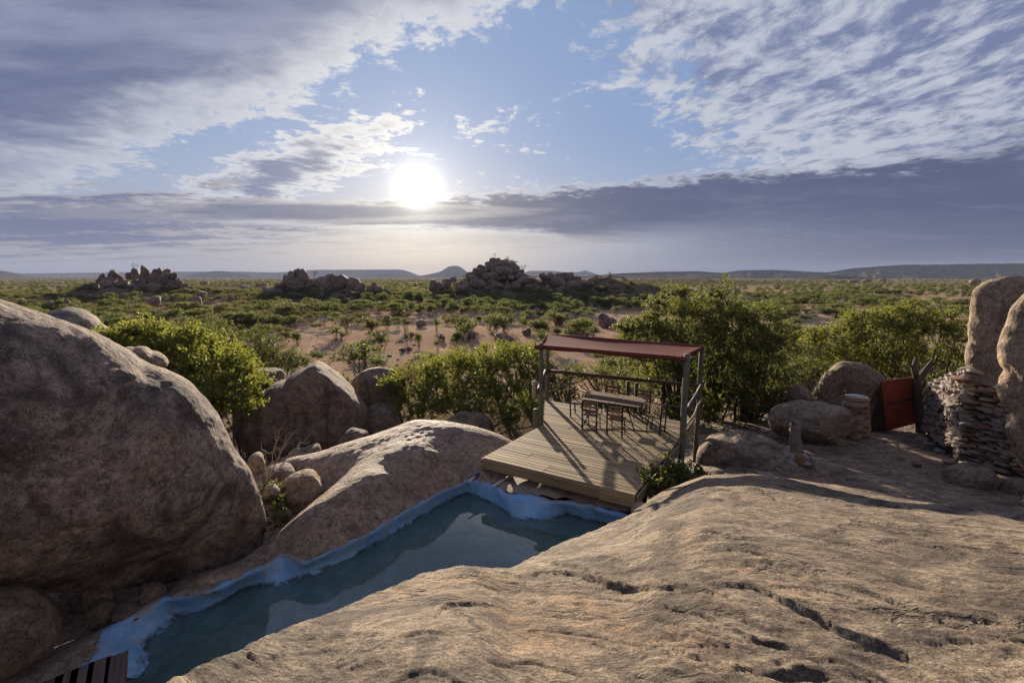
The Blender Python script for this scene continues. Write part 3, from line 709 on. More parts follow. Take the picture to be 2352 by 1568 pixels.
z = np.concatenate([tps(G[i:i + 20000]) for i in range(0, len(G), 20000)])
z = np.clip(z, -3, 0.6)
dr = seg_dist(G, Rr); z = z + rock_detail(np.c_[G, z], 0.8, 0.75, 70) * smooth(0.05, 0.5, dr)
inr = inside(G, [tuple(p) for p in Rr[:, :2]] + near_side)
z = np.where(inr, -3.0, np.minimum(z, RZ - 0.05 + 1.1 * dr + 0.25 * smooth(0.2, 0.8, dr)))
keep = ~inr; kf = keep.reshape(GX.shape); kf = kf[:-1, :-1] & kf[1:, :-1] & kf[:-1, 1:] & kf[1:, 1:]
tag(link('granite_bank', mesh_np('granite_bank', np.c_[G, z], grid_faces(*GX.shape, keep=kf), M['bank'])), kind='structure')

# ---- cement ledge between the pool's end wall and the deck
le = Rr[NW * 16 // 26:]; rows = []
for q, (off, dz_) in enumerate([(0.10, 0.005), (0.28, 0.06), (0.55, 0.05), (0.9, 0.0), (1.4, -0.1)]):
    rows.append(np.c_[le[:, 0] + 0.46 * off, le[:, 1] + 0.86 * off, np.full(len(le), RZ + dz_)])
V = np.concatenate(rows); V[:, 2] += 0.05 * fbm(V * np.array([2.5, 2.5, 0]), 3, 12)
tag(link('cement_ledge', mesh_np('cement_ledge', V, grid_faces(len(rows), len(le))[:, ::-1], M['plaster'])), kind='structure')

# ---- platform of bare rock on the right
FP = []
for (px, py, z0) in [(1610, 1090, -.95), (1700, 1085, -.75), (1830, 1062, -.78), (1900, 1090, -.66), (1990, 1020, -1.15), (2060, 990, -1.42), (1950, 1060, -.92), (2100, 1060, -1.0), (2120, 1000, -1.35), (2200, 1085, -.9), (2300, 1150, -.72), (2200, 1150, -.58), (2050, 1135, -.5), (1760, 1012, -1.2), (1660, 1000, -1.35), (1850, 1012, -1.05), (2340, 1190, -.5), (1900, 1040, -.95), (2000, 1090, -.72)]:
    p = PZ(px, py, z0); FP.append((p.x, p.y, z0))
FP += [(6, 20, -2.4), (12, 21, -2.2), (18, 15, -1.4), (17, 9, -.4), (5, 10.2, -1.1), (4.2, 12, -1.7), (5, 15, -2.0), (9, 8, -.9), (13, 6, -.5), (3.2, 9.2, -1.0), (4, 18, -2.6)]
FP = np.array(FP); tp2 = TPS(FP[:, :2], FP[:, 2], 3e-3)
gx = np.arange(2.8, 18.5, 0.06); gy = np.arange(6.0, 21.0, 0.06); GX, GY = np.meshgrid(gx, gy); G = np.c_[GX.ravel(), GY.ravel()]
z = np.clip(np.concatenate([tp2(G[i:i + 20000]) for i in range(0, len(G), 20000)]), -3, 0.3)
z = z + rock_detail(np.c_[G, z], 1.3, -0.35, 90)
plat = (G, z)
tag(link('granite_platform', mesh_np('granite_platform', np.c_[G, z], grid_faces(*GX.shape), M['floor'])), kind='structure')
def plat_z(x, y):
    i = int(np.clip(round((y - 6.0) / 0.06), 0, GX.shape[0] - 1)); j = int(np.clip(round((x - 2.8) / 0.06), 0, GX.shape[1] - 1))
    return float(z_plat[i, j])
z_plat = z.reshape(GX.shape)

# ---- dark mound added under the deck to block the low sun
gu = np.linspace(0.2, 3.6, 24); gv = np.linspace(0.9, 5.3, 30); GU, GV = np.meshgrid(gu, gv)
EX = -0.71 + 0.856 * GU.ravel() + 0.517 * GV.ravel(); EY = 10.46 - 0.517 * GU.ravel() + 0.856 * GV.ravel()
EZ = -1.5 + 1.15 * smooth(0.9, 1.7, GV.ravel()) * smooth(0.2, 0.8, GU.ravel()) * (1 - .4 * smooth(4.4, 5.3, GV.ravel())) + 0.08 * fbm(np.c_[EX * 2, EY * 2, EX * 0], 3, 2)
tag(link('sun_block_mound', mesh_np('sun_block_mound', np.c_[EX, EY, EZ], grid_faces(30, 24), M['shadow_earth'])), kind='structure')
# ================================================================ BOULDERS
_ico = {}
def ico(sub):
    if sub not in _ico:
        bm = bmesh.new(); bmesh.ops.create_icosphere(bm, subdivisions=sub, radius=1.0)
        _ico[sub] = (np.array([v.co[:] for v in bm.verts]), np.array([[v.index for v in f.verts] for f in bm.faces])); bm.free()
    return _ico[sub]
def boulder_mesh(outline, Y, tf, tb, sub=5, amp=0.04, seed=0, box=0.78, led=0.02, freq=1.0, mat_=None, under=0.0, cuts=0):
    # a solid whose girth is the seen outline at its own distance, tf / tb metres deep towards and away from the viewer
    pts = np.array([PY(a, b, Y)[:] for a, b in outline]); c = (pts.max(0) + pts.min(0)) / 2
    L = math.hypot(c[0], c[1]); nv = np.array([-c[0], -c[1], 0]) / L; sv = np.array([-nv[1], nv[0], 0])
    P2 = []
    for a, b in outline:                         # onto the upright plane through the centre that faces the viewer
        d = np.array(ray(a, b)); o = np.array([0, 0, CAMH]); t = ((c - o) @ nv) / (d @ nv); q = o + d * t - c; P2.append((q @ sv, q[2]))
    P2 = np.array(P2); ang = np.arctan2(P2[:, 1], P2[:, 0]); rad = np.hypot(P2[:, 0], P2[:, 1]); k = np.argsort(ang); ang = ang[k]; rad = rad[k]
    g = np.linspace(-np.pi, np.pi, 721); rg = np.interp(g, ang, rad, period=2 * np.pi)
    for _ in range(14): rg = (np.roll(rg, 1) + 2 * rg + np.roll(rg, -1)) / 4
    Dv, Fc = ico(sub); a, b, n = Dv[:, 0], Dv[:, 2], Dv[:, 1]
    rho = np.hypot(a, b); th_ = np.arctan2(b, a); Rt = np.interp(th_, g, rg)
    f = rho ** box; sx, tz = Rt * np.cos(th_) * f, Rt * np.sin(th_) * f
    dn = np.sign(n) * np.abs(n) ** box
    dep = np.where(n > 0, tf, tb) * dn
    if under: dep = dep - under * smooth(0.15, 0.9, -tz / rg.max()) * np.maximum(n, 0)
    size = rad.mean()
    V = c + sv * sx[:, None] + nv * dep[:, None]; V[:, 2] = c[2] + tz
    if cuts:                                     # broken faces
        rc = np.random.default_rng(seed + 5); W_ = V - c
        for _ in range(cuts):
            nr_ = rc.normal(size=3); nr_[2] *= .7; nr_ /= np.linalg.norm(nr_); pr = W_ @ nr_; lim = pr.max() * rc.uniform(.70, .9)
            W_ = W_ - nr_ * (np.maximum(pr - lim, 0) * .85)[:, None]
        V = c + W_
    q = V / size * freq
    out_ = (V - c); out_ = out_ / (np.linalg.norm(out_, axis=1)[:, None] + 1e-9)
    h = amp * size * fbm(q * 1.4, 5, seed) + led * size * terrace(fbm(q * np.array([2.2, 2.2, 3.2]), 4, seed + 4), 4, 0.18) + amp * 0.25 * size * ridged(q * 3.0, 3, seed + 9) * 0.4
    keepsil = 0.55 + 0.45 * np.abs(n)
    V = V + out_ * (h * keepsil)[:, None]
    me = mesh_np('boulder', V - c, Fc, mat_)
    return me, c
def boulder(outline, Y, tf, tb, label, name='boulder', mat_=None, group=None, cat='boulder', **kw):
    me, c = boulder_mesh(outline, Y, tf, tb, mat_=mat_ or M['boulder'], **kw)
    return tag(link(name, me, loc=c), label, cat, group)
boulder([(-260, 640), (-120, 655), (0, 695), (90, 726), (165, 750), (280, 800), (330, 832), (400, 862), (450, 903), (490, 943), (522, 1000), (553, 1050), (580, 1100), (600, 1150), (611, 1200), (607, 1240), (585, 1275), (545, 1298), (500, 1308), (430, 1320), (350, 1335), (200, 1348), (100, 1356), (0, 1364), (-150, 1370), (-350, 1330), (-480, 1150), (-500, 900), (-400, 720)],
        5.85, 1.3, 2.2, 'huge rounded brown granite boulder looming over the pool', sub=7, amp=0.028, seed=3, led=0.018, freq=1.7, under=1.5, box=0.9)
boulder([(535, 975), (560, 932), (600, 905), (655, 878), (700, 850), (730, 836), (765, 831), (800, 844), (825, 880), (840, 915), (846, 950), (842, 985), (820, 1010), (790, 1028), (740, 1036), (650, 1056), (590, 1045), (545, 1015)],
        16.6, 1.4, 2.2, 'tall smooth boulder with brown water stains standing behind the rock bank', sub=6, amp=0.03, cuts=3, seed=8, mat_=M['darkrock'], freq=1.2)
boulder([(540, 918), (550, 880), (575, 860), (615, 849), (650, 852), (663, 868), (655, 885), (620, 908), (580, 926), (555, 928)], 17.6, 0.9, 1.4, 'blocky boulder perched against the tall stained boulder beside the leafy bush', sub=5, amp=0.06, cuts=6, seed=12, mat_=M['darkrock'])
boulder([(812, 935), (818, 862), (850, 847), (890, 849), (925, 868), (932, 920), (900, 955), (840, 962)], 20.5, 1.0, 1.4, 'reddish weathered boulder half hidden by bush behind the stained boulder', sub=5, amp=0.07, cuts=5, seed=14, mat_=M['darkrock'])
boulder([(828, 990), (845, 945), (875, 930), (905, 938), (925, 960), (922, 990), (880, 1006), (845, 1004)], 18.2, 0.8, 1.2, 'rounded boulder in the gap between stained boulder and rock bank', sub=5, amp=0.05, seed=15, mat_=M['darkrock'])
boulder([(1014, 985), (1040, 960), (1080, 952), (1115, 957), (1132, 975), (1130, 1000), (1080, 1008), (1030, 1000)], 17.0, 0.7, 1.0, 'low smooth boulder under the bush just past the rock bank crest', sub=5, amp=0.05, seed=16, mat_=M['darkrock'])
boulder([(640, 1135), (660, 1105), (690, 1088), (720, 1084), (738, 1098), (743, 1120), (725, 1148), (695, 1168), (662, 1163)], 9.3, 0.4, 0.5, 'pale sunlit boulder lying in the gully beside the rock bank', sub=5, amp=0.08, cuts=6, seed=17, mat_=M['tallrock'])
boulder([(598, 1110), (606, 1085), (640, 1072), (675, 1075), (692, 1090), (680, 1112), (640, 1122)], 10.2, 0.4, 0.5, 'grey rounded rock in the gully behind the pale sunlit boulder', sub=4, amp=0.08, cuts=6, seed=18)
boulder([(620, 1085), (660, 1055), (700, 1035), (733, 1020), (738, 1034), (700, 1060), (660, 1082), (630, 1095)], 12.2, 0.4, 0.5, 'long flat rock sliver leaning below the stained boulder', sub=4, amp=0.06, seed=19, mat_=M['darkrock'])
boulder([(775, 1020), (790, 1000), (830, 990), (850, 997), (840, 1015), (800, 1030)], 14.5, 0.4, 0.5, 'dark angular block lodged between stained boulder and bank', sub=4, amp=0.08, cuts=8, seed=20, mat_=M['darkrock'])
boulder([(572, 1075), (578, 1048), (596, 1040), (606, 1055), (600, 1082), (585, 1090)], 9.4, 0.25, 0.3, 'small pale stone wedged beside the huge boulder', sub=4, amp=0.08, seed=21, mat_=M['tallrock'])
boulder([(606, 1130), (620, 1115), (640, 1120), (645, 1140), (625, 1152), (608, 1148)], 8.9, 0.2, 0.25, 'white chip of rock at the gully mouth near the huge boulder', sub=3, amp=0.08, seed=22, mat_=M['tallrock'])
boulder([(-60, 1368), (0, 1357), (60, 1355), (105, 1370), (132, 1405), (136, 1440), (110, 1482), (60, 1512), (0, 1538), (-80, 1552), (-140, 1450)], 4.95, 0.5, 0.7, 'smooth brown boulder tucked under the huge boulder beside dark planks', sub=6, amp=0.03, seed=23, mat_=M['darkrock'])
for i, (ol, Y) in enumerate([([(195, 1395), (205, 1350), (240, 1345), (255, 1385), (235, 1405)], 6.2), ([(185, 1425), (215, 1395), (260, 1385), (285, 1395), (265, 1425), (215, 1440)], 5.95), ([(255, 1420), (270, 1395), (310, 1392), (330, 1410), (310, 1440), (265, 1440)], 5.95), ([(325, 1400), (335, 1345), (365, 1340), (375, 1380), (350, 1410)], 6.3)]):
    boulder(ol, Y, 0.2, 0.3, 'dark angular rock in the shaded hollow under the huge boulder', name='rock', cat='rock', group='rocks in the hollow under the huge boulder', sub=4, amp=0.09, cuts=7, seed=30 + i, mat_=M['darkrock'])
boulder([(268, 806), (310, 800), (350, 808), (388, 831), (378, 842), (330, 840), (285, 826)], 7.3, 0.4, 0.6, 'thin flake of rock lying on top of the huge boulder', name='rock', cat='rock', sub=5, amp=0.07, cuts=3, seed=36, box=0.85, mat_=M['tallrock'])
boulder([(60, 770), (95, 726), (130, 712), (170, 708), (205, 718), (235, 745), (262, 765), (220, 800), (120, 800)], 30, 3, 4, 'smooth whaleback granite dome beyond the leafy bush', sub=5, amp=0.04, seed=37, mat_=M['boulder'])
boulder([(1858, 930), (1880, 885), (1905, 850), (1930, 831), (1960, 832), (2000, 844), (2030, 864), (2050, 900), (2054, 950), (2034, 990), (1990, 998), (1930, 993), (1880, 965)], 17.6, 1.0, 1.5, 'large rounded boulder that the red door leans beside', sub=6, amp=0.035, cuts=5, seed=41, mat_=M['darkrock'], led=0.03)
boulder([(1824, 930), (1826, 880), (1842, 888), (1862, 905), (1862, 935), (1840, 940)], 16.8, 0.35, 0.5, 'upright pointed shard beside the large rounded boulder', sub=4, amp=0.05, seed=42, mat_=M['darkrock'])
boulder([(1738, 935), (1765, 905), (1800, 895), (1830, 905), (1835, 930), (1790, 945)], 18.2, 0.6, 0.8, 'low grey rock half under the thorny tree behind the sink', sub=4, amp=0.07, seed=43)
boulder([(1762, 962), (1775, 938), (1810, 926), (1860, 927), (1910, 932), (1950, 943), (1963, 970), (1952, 994), (1910, 1006), (1850, 1013), (1800, 1002), (1772, 982)], 14.3, 0.7, 0.9, 'long egg-shaped grey boulder beside the stone sink stand', sub=6, amp=0.03, cuts=5, seed=44, mat_=M['floor'])
boulder([(2163, 1082), (2200, 1068), (2250, 1069), (2290, 1084), (2302, 1110), (2282, 1134), (2230, 1142), (2190, 1128), (2172, 1104)], 10.9, 0.45, 0.5, 'flat-topped boulder at the foot of the dry stone wall', sub=5, amp=0.035, cuts=4, seed=45, mat_=M['floor'])
boulder([(2296, 1118), (2312, 1102), (2345, 1100), (2390, 1108), (2395, 1140), (2340, 1152), (2305, 1140)], 10.2, 0.35, 0.4, 'reddish rock beside the flat-topped boulder below the tall pillar', name='rock', cat='rock', sub=4, amp=0.06, seed=46, mat_=M['darkrock'])
boulder([(2335, 1170), (2345, 1145), (2380, 1140), (2400, 1165), (2370, 1185)], 9.2, 0.25, 0.3, 'small grey stone on the platform near the reddish rock', name='rock', cat='rock', sub=4, amp=0.07, seed=47, mat_=M['floor'])
boulder([(2229, 720), (2231, 690), (2238, 665), (2258, 648), (2300, 637), (2350, 634), (2450, 640), (2510, 700), (2530, 850), (2500, 970), (2350, 1000), (2230, 970), (2222, 900), (2224, 850), (2230, 780)], 15.2, 0.55, 1.6, 'tall upright granite pillar behind the dry stone wall', sub=6, amp=0.02, cuts=0, seed=48, mat_=M['tallrock'], led=0.03, box=.72, freq=1.8)
boulder([(2311, 740), (2320, 712), (2345, 682), (2400, 640), (2480, 640), (2560, 750), (2580, 950), (2500, 1090), (2400, 1120), (2352, 1078), (2326, 1030), (2315, 950), (2309, 850)], 10.2, 0.45, 1.2, 'pale granite pillar that the end of the dry stone wall meets', sub=6, amp=0.02, cuts=0, seed=58, mat_=M['tallrock'], led=0.03, box=.72, freq=1.8)
boulder([(1600, 1045), (1622, 1008), (1680, 1000), (1740, 1010), (1790, 1032), (1835, 1052), (1875, 1088), (1800, 1110), (1700, 1112), (1612, 1095)], 12.0, 0.7, 1.0, 'low whaleback of grey granite between the deck and the stump', sub=6, amp=0.03, seed=50, mat_=M['floor'], led=0.03)
boulder([(1448, 1170), (1455, 1160), (1475, 1155), (1483, 1164), (1470, 1178), (1452, 1182)], 8.45, 0.15, 0.2, 'small pale stone wedged under the deck corner', name='rock', cat='rock', sub=3, amp=0.06, seed=51, mat_=M['tallrock'])

# ---- koppies: heaps of boulders on the plain
def heap(name, label, Y0, tr, items, seed, dY=0.0):
    base = tr(*items[0][:2]); root = empty(name, PY(*base, Y0)); tag(root, label, 'rock outcrop')
    r = random.Random(seed); ymax = max(i[1] for i in items); n = 0
    for (cx_, cy_, rx, ry) in items:
        t0 = r.uniform(0, 6.28); e = [r.uniform(-.16, .16) for _ in range(4)]
        ol = []
        for k in range(18):
            a = k / 18 * 2 * math.pi
            q = 1 + e[0] * math.cos(2 * a + t0) + e[1] * math.cos(3 * a - t0) + e[2] * math.sin(5 * a) * .4
            sq = 1.0 / max(abs(math.cos(a)) ** 3 + abs(math.sin(a)) ** 3, .2) ** (1 / 3)
            ol.append(tr(cx_ + rx * 1.08 * q * sq * math.cos(a), cy_ + ry * 1.08 * q * sq * math.sin(a)))
        Y = Y0 - dY * (cy_ - items[0][1]) / 100.0 + r.uniform(-3, 3)
        wpx = (ol[0][0] - ol[9][0]) / 2; th_ = abs(wpx) / F * Y
        me, c = boulder_mesh(ol, Y, th_ * r.uniform(.8, 1.2), th_ * 1.2, sub=4, amp=0.06, seed=seed * 50 + n, led=0.05, freq=1.0, mat_=M['farrock'], box=0.66, cuts=9)
        o = link('boulder', me); o.parent = root; o.matrix_parent_inverse = Matrix.Translation(-Vector(root.location)); o.location = c; n += 1
    return root
z6 = lambda x, y: (114.8 + .1953 * x, 585.7 + .1953 * y)
z4 = lambda x, y: (574.2 + .2197 * x, 602.9 + .2197 * y)
z5 = lambda x, y: (1033.6 + .1953 * x, 574.2 + .1953 * y)
heap('boulder_koppie', 'jagged koppie of upright boulders with a bare-branched tree on top', 244, z6,
     [(740, 240, 65, 60), (620, 290, 65, 60), (690, 380, 110, 75), (520, 375, 60, 45), (450, 440, 110, 90), (790, 440, 60, 70), (720, 430, 60, 60), (740, 290, 50, 20), (830, 280, 35, 35), (1000, 320, 45, 32), (900, 440, 40, 25), (560, 460, 90, 60), (860, 380, 90, 70),
      (1010, 225, 55, 65), (1115, 200, 48, 75), (1110, 280, 60, 75), (1250, 290, 92, 85), (1240, 205, 45, 40), (1288, 188, 35, 32), (1392, 208, 34, 46), (1420, 300, 52, 62), (1350, 270, 45, 90), (1440, 340, 60, 60), (1455, 245, 38, 38), (1520, 335, 42, 55), (935, 250, 42, 45), (1130, 395, 60, 42), (1330, 415, 62, 42), (1080, 365, 48, 32), (1530, 455, 62, 50), (1592, 375, 45, 40), (1625, 450, 40, 50), (1300, 390, 120, 28), (980, 400, 110, 50), (1240, 380, 90, 50), (1660, 400, 30, 30)], 1, 4.0)
heap('boulder_koppie', 'double-humped koppie of fused reddish boulders', 236, z4,
     [(500, 110, 42, 48), (560, 165, 62, 90), (440, 140, 40, 50), (430, 220, 75, 90), (520, 260, 90, 95), (375, 185, 36, 60), (620, 265, 50, 70), (700, 225, 50, 58), (765, 235, 75, 85), (830, 190, 68, 70), (890, 205, 50, 72), (980, 230, 88, 92), (1080, 245, 85, 78), (1150, 275, 60, 60), (900, 290, 110, 70), (1300, 300, 34, 78), (1250, 325, 40, 60), (1345, 330, 40, 70), (1430, 335, 38, 62), (1320, 375, 65, 50), (1170, 365, 75, 45), (600, 345, 90, 60), (460, 315, 85, 60), (320, 265, 60, 50), (240, 340, 100, 70), (720, 330, 110, 70), (1040, 330, 100, 55), (180, 300, 50, 40)], 2, 3.0)
hr = random.Random(15)
heap('boulder_koppie', 'highest conical koppie crowned with stacked crags and bare trees', 262, z5,
     [(500, 128, 38, 36), (560, 124, 34, 26), (620, 140, 32, 26), (455, 165, 42, 30), (540, 185, 90, 50), (680, 190, 60, 38), (755, 222, 62, 36), (800, 262, 62, 38), (390, 222, 62, 46), (320, 262, 60, 48), (620, 260, 110, 60), (480, 320, 110, 55), (840, 300, 60, 35), (700, 320, 90, 50), (250, 300, 60, 40), (40, 345, 38, 30), (160, 440, 70, 80), (-40, 400, 50, 60), (-190, 420, 60, 60), (-120, 420, 60, 40), (860, 360, 60, 50), (330, 400, 90, 50), (780, 420, 60, 50), (850, 520, 40, 45), (560, 430, 70, 40)] + [(530 + hr.uniform(-1, 1) * w_, yy_ + hr.uniform(-18, 18), hr.uniform(22, 48), hr.uniform(16, 34)) for (yy_, w_, n_) in ((180, 110, 7), (230, 190, 10), (280, 280, 12), (330, 330, 12), (390, 380, 10), (450, 420, 8)) for _k in range(n_)], 3, 9.0)
heap('boulder_koppie', 'long low koppie of rounded blocks sloping down to the plain', 244, z5,
     [(1100, 315, 52, 44), (1190, 312, 50, 44), (1262, 325, 62, 50), (1392, 320, 60, 55), (1482, 340, 52, 34), (1330, 310, 45, 40), (1250, 380, 90, 50), (1140, 370, 60, 40), (1500, 430, 120, 75), (1690, 430, 92, 80), (1600, 475, 72, 70), (1785, 415, 40, 42), (1340, 425, 62, 26), (1920, 380, 62, 36), (2000, 425, 72, 42), (2092, 440, 40, 40), (2112, 505, 40, 42), (1760, 500, 62, 60), (1900, 470, 90, 60), (2030, 500, 70, 50), (2200, 550, 60, 40), (1400, 500, 90, 60), (1640, 550, 100, 50), (1520, 590, 70, 45), (1300, 480, 90, 45), (2150, 580, 50, 40)], 4, 5.0)
def zone(x, y):
    for nm, (mx, my, mr, _) in (('at the foot of the jagged koppie', MOUNDS[0]), ('at the foot of the double-humped koppie', MOUNDS[1]), ('below the highest conical koppie', MOUNDS[2]), ('beside the long low koppie', MOUNDS[4])):
        if math.hypot(x - mx, (y - my) * .8) < mr * 1.25: return nm
    if inside(np.array([[x, y]]), ZCLEAR)[0]: return 'on the open red sand'
    if y > 330: return 'on the far plain short of the hills'
    if x > 28: return 'on the plain past the big dark tree'
    if x < -70: return 'among boulders past the whaleback dome'
    if y < 75: return 'on the slope below the viewpoint'
    return 'between the sand clearing and the koppies'
ZCLEAR = [(q.x, q.y) for q in (on_ground(*p) for p in ((560, 870), (560, 790), (640, 760), (760, 722), (900, 728), (1000, 722), (1440, 735), (1480, 800), (1400, 900), (760, 900)))]
def field_rock(tr, cx_, cy_, rx, ry, label, seed, group=None):
    bx, by = tr(cx_, cy_ + ry * 0.85); p = on_ground(bx, by); r = random.Random(seed); ol = []
    e = [r.uniform(-.15, .15) for _ in range(3)]
    for k in range(18):
        a = k / 18 * 2 * math.pi; q = 1 + e[0] * math.cos(2 * a + 1) + e[1] * math.cos(3 * a) + e[2] * .5 * math.sin(5 * a)
        ol.append(tr(cx_ + rx * q * math.cos(a), cy_ + ry * q * math.sin(a)))
    s = rx * (tr(1, 0)[0] - tr(0, 0)[0]) / F * p.y
    zn = zone(p.x, p.y); shp = 'upright' if ry > rx * 1.02 else ('low flat' if ry < rx * .5 else ('rounded' if ry > rx * .75 else 'long'))
    boulder(ol, p.y, s * 0.9, s, '%s grey-brown boulder %s' % (shp, zn), group='%s boulders %s' % (shp, zn), sub=4, amp=0.06, seed=seed, led=0.05, mat_=M['farrock'], cuts=8)
G1 = 'boulders scattered over the sandy plain'
L1 = 'isolated grey-brown boulder among low trees on the plain'
for i, a in enumerate([(z5, 950, 815, 90, 55), (z5, 1005, 758, 36, 40), (z5, 1095, 812, 52, 32), (z5, 1272, 855, 60, 36), (z5, 1500, 850, 50, 34), (z5, 1810, 835, 78, 90), (z5, 1900, 860, 62, 70), (z5, 2042, 845, 60, 60), (z5, 620, 1045, 120, 62), (z5, 1600, 890, 60, 25), (z5, 260, 1000, 50, 40), (z5, 905, 965, 60, 45),
    (z4, 1790, 640, 60, 45), (z4, 1690, 755, 30, 28), (z4, 1590, 915, 40, 24), (z4, 1660, 905, 26, 24), (z4, 2000, 790, 40, 40), (z4, 2320, 760, 45, 40), (z4, 2090, 990, 50, 28), (z4, 2150, 945, 26, 16), (z4, 880, 470, 28, 24), (z4, 1060, 455, 60, 30), (z4, 100, 550, 110, 50), (z4, 320, 555, 60, 50), (z4, 700, 420, 60, 30),
    (z6, 1240, 545, 120, 58), (z6, 1720, 555, 100, 66), (z6, 2120, 525, 42, 66), (z6, 1780, 458, 70, 45), (z6, 2065, 640, 70, 55), (z6, 2180, 625, 60, 42), (z6, 1640, 640, 60, 50), (z6, 1965, 622, 40, 42), (z6, 2225, 705, 70, 40), (z6, 1810, 333, 60, 26), (z6, 210, 562, 40, 36), (z6, 10, 590, 50, 55), (z6, -150, 480, 90, 50), (z6, -260, 430, 60, 30), (z6, 1360, 740, 50, 45), (z6, -330, 560, 70, 60), (z6, -60, 600, 60, 30), (z6, 150, 380, 90, 26), (z6, 2300, 400, 90, 40), (z6, 2500, 360, 80, 30)]):
    field_rock(*a, L1, 300 + i, G1)
zr = lambda x, y: (1378 + .4140 * x, 545.5 + .4140 * y)      # right plain
for i, a in enumerate([(725, 305, 50, 24), (810, 345, 60, 26), (860, 330, 26, 24), (1005, 420, 36, 30), (1410, 242, 36, 10), (1480, 242, 26, 10), (1340, 245, 30, 9), (1570, 236, 22, 10), (980, 275, 22, 12), (1245, 266, 18, 10), (2080, 250, 36, 22), (2030, 290, 36, 20), (1130, 246, 22, 6)]):
    field_rock(zr, *a, 'dark boulder outcropping from the bushy plain on the far side of the big tree', 380 + i, 'boulders on the plain past the big tree')
# loose stones along the tracks
st_me, _ = boulder_mesh([(1176 + 30 * math.cos(a / 12 * 6.28), 784 + 24 * math.sin(a / 12 * 6.28)) for a in range(12)], 10, .28, .28, sub=3, amp=.12, seed=5, mat_=M['darkrock'])
rs = random.Random(4)
for i in range(70):
    q = rs.choice([(600, 815, 140, 14), (760, 810, 60, 20), (690, 790, 80, 30), (1000, 835, 120, 25), (880, 745, 120, 8), (1120, 742, 120, 8), (900, 800, 60, 40)])
    p = on_ground(q[0] + rs.uniform(-1, 1) * q[2], q[1] + rs.uniform(-1, 1) * q[3])
    o = link('stone', st_me, loc=p); s = rs.uniform(0.5, 1.5); o.scale = (s, s * rs.uniform(.7, 1.2), s * rs.uniform(.6, 1.1)); o.rotation_euler = (0, 0, rs.uniform(0, 6.28))
    tag(o, 'small dark stone lying on the open red sand beside the tracks', 'stone', 'stones edging the sand tracks')
# ================================================================ TIMBER DECK
FL = Vector((-0.71, 10.46, 0)); U = Vector((0.856, -0.517, 0)).normalized(); VV = Vector((-U.y, U.x, 0))
DZ = math.atan2(U.y, U.x)
deck = empty('timber_deck', FL, DZ); tag(deck, 'weathered timber deck on stilts at the end of the pool', 'deck')
def dk(u, v, z=0.0): return FL + U * u + VV * v + Vector((0, 0, z))
rd = random.Random(21)
BW = 0.142; v = 0.0; row = 0
def left_u(v): return 0.0 + 0.04 * v if v < 2.95 else 0.12 - (v - 2.95) * (1.22 / 2.5)
def right_u(v): return 3.69 + 0.03 * v
cuts_by = [1.62, 2.95, 0.95, 2.2]
while v < 5.38:
    a, b = left_u(v + BW / 2), right_u(v + BW / 2)
    pat = (row // 3) % 3
    cuts = [[1.62, 2.95], [0.92, 2.35], [2.0]][pat]
    cuts = [c for c in cuts if a + .3 < c < b - .3]
    xs = [a] + cuts + [b]
    for k in range(len(xs) - 1):
        bm = bmesh.new(); L = xs[k + 1] - xs[k] - 0.006; wd = BW - rd.uniform(0.010, 0.020)
        add_box(bm, (-L / 2, -wd / 2, -0.028), (L / 2, wd / 2, 0.0), 0.004)
        o = bm_obj('board', bm, M['deckwood'], deck)
        o.location = ((xs[k] + xs[k + 1]) / 2, v + BW / 2 + rd.uniform(-.003, .003), rd.uniform(-0.004, 0.003)); o.rotation_euler = (rd.uniform(-.02, .02), rd.uniform(-.002, .002), rd.uniform(-.004, .004))
    v += BW; row += 1
def plank(name, p0, p1, wid, thick, mat_, parent, up=(0, 0, 1)):
    bm = bmesh.new(); d = Vector(p1) - Vector(p0); L = d.length
    add_box(bm, (-L / 2, -thick / 2, -wid / 2), (L / 2, thick / 2, wid / 2), 0.005)
    o = bm_obj(name, bm, mat_, parent); o.location = (Vector(p0) + Vector(p1)) / 2
    o.rotation_euler = Vector((1, 0, 0)).rotation_difference(d.normalized()).to_euler() if abs(d.z) > 1e-4 else (0, 0, math.atan2(d.y, d.x)); return o
for (a, b) in ((0, 1.32), (1.325, 2.95), (2.955, 3.70)):
    plank('fascia_board', (a, -0.022, -0.135), (b, -0.022, -0.135), 0.23 if a < 2.9 else 0.25, 0.04, M['deckwood'], deck)
plank('fascia_board', (3.725, 0.0, -0.135), (3.86, 3.4, -0.135), 0.22, 0.04, M['deckwood'], deck)
plank('fascia_board', (3.868, 3.62, -0.135), (3.90, 5.38, -0.135), 0.22, 0.04, M['deckwood'], deck)
plank('fascia_board', (-0.03, 0.0, -0.1), (0.08, 2.92, -0.1), 0.14, 0.03, M['deckwood'], deck)
for (u, vv) in ((0.55, 0.35), (2.75, 0.25), (0.5, 2.4), (3.3, 2.2), (1.9, 1.5), (3.3, 4.9), (0.2, 4.9), (1.8, 3.6)):
    bm = bmesh.new(); add_tube(bm, [(u, vv, -2.6), (u, vv, -0.16)], 0.07, 8); bm_obj('stilt', bm, M['post'], deck, True)
for vv in (0.5, 2.0, 3.4, 4.9):
    plank('joist', (left_u(vv) + .15, vv, -0.11), (right_u(vv) - .15, vv, -0.11), 0.14, 0.05, M['darkwood'], deck)
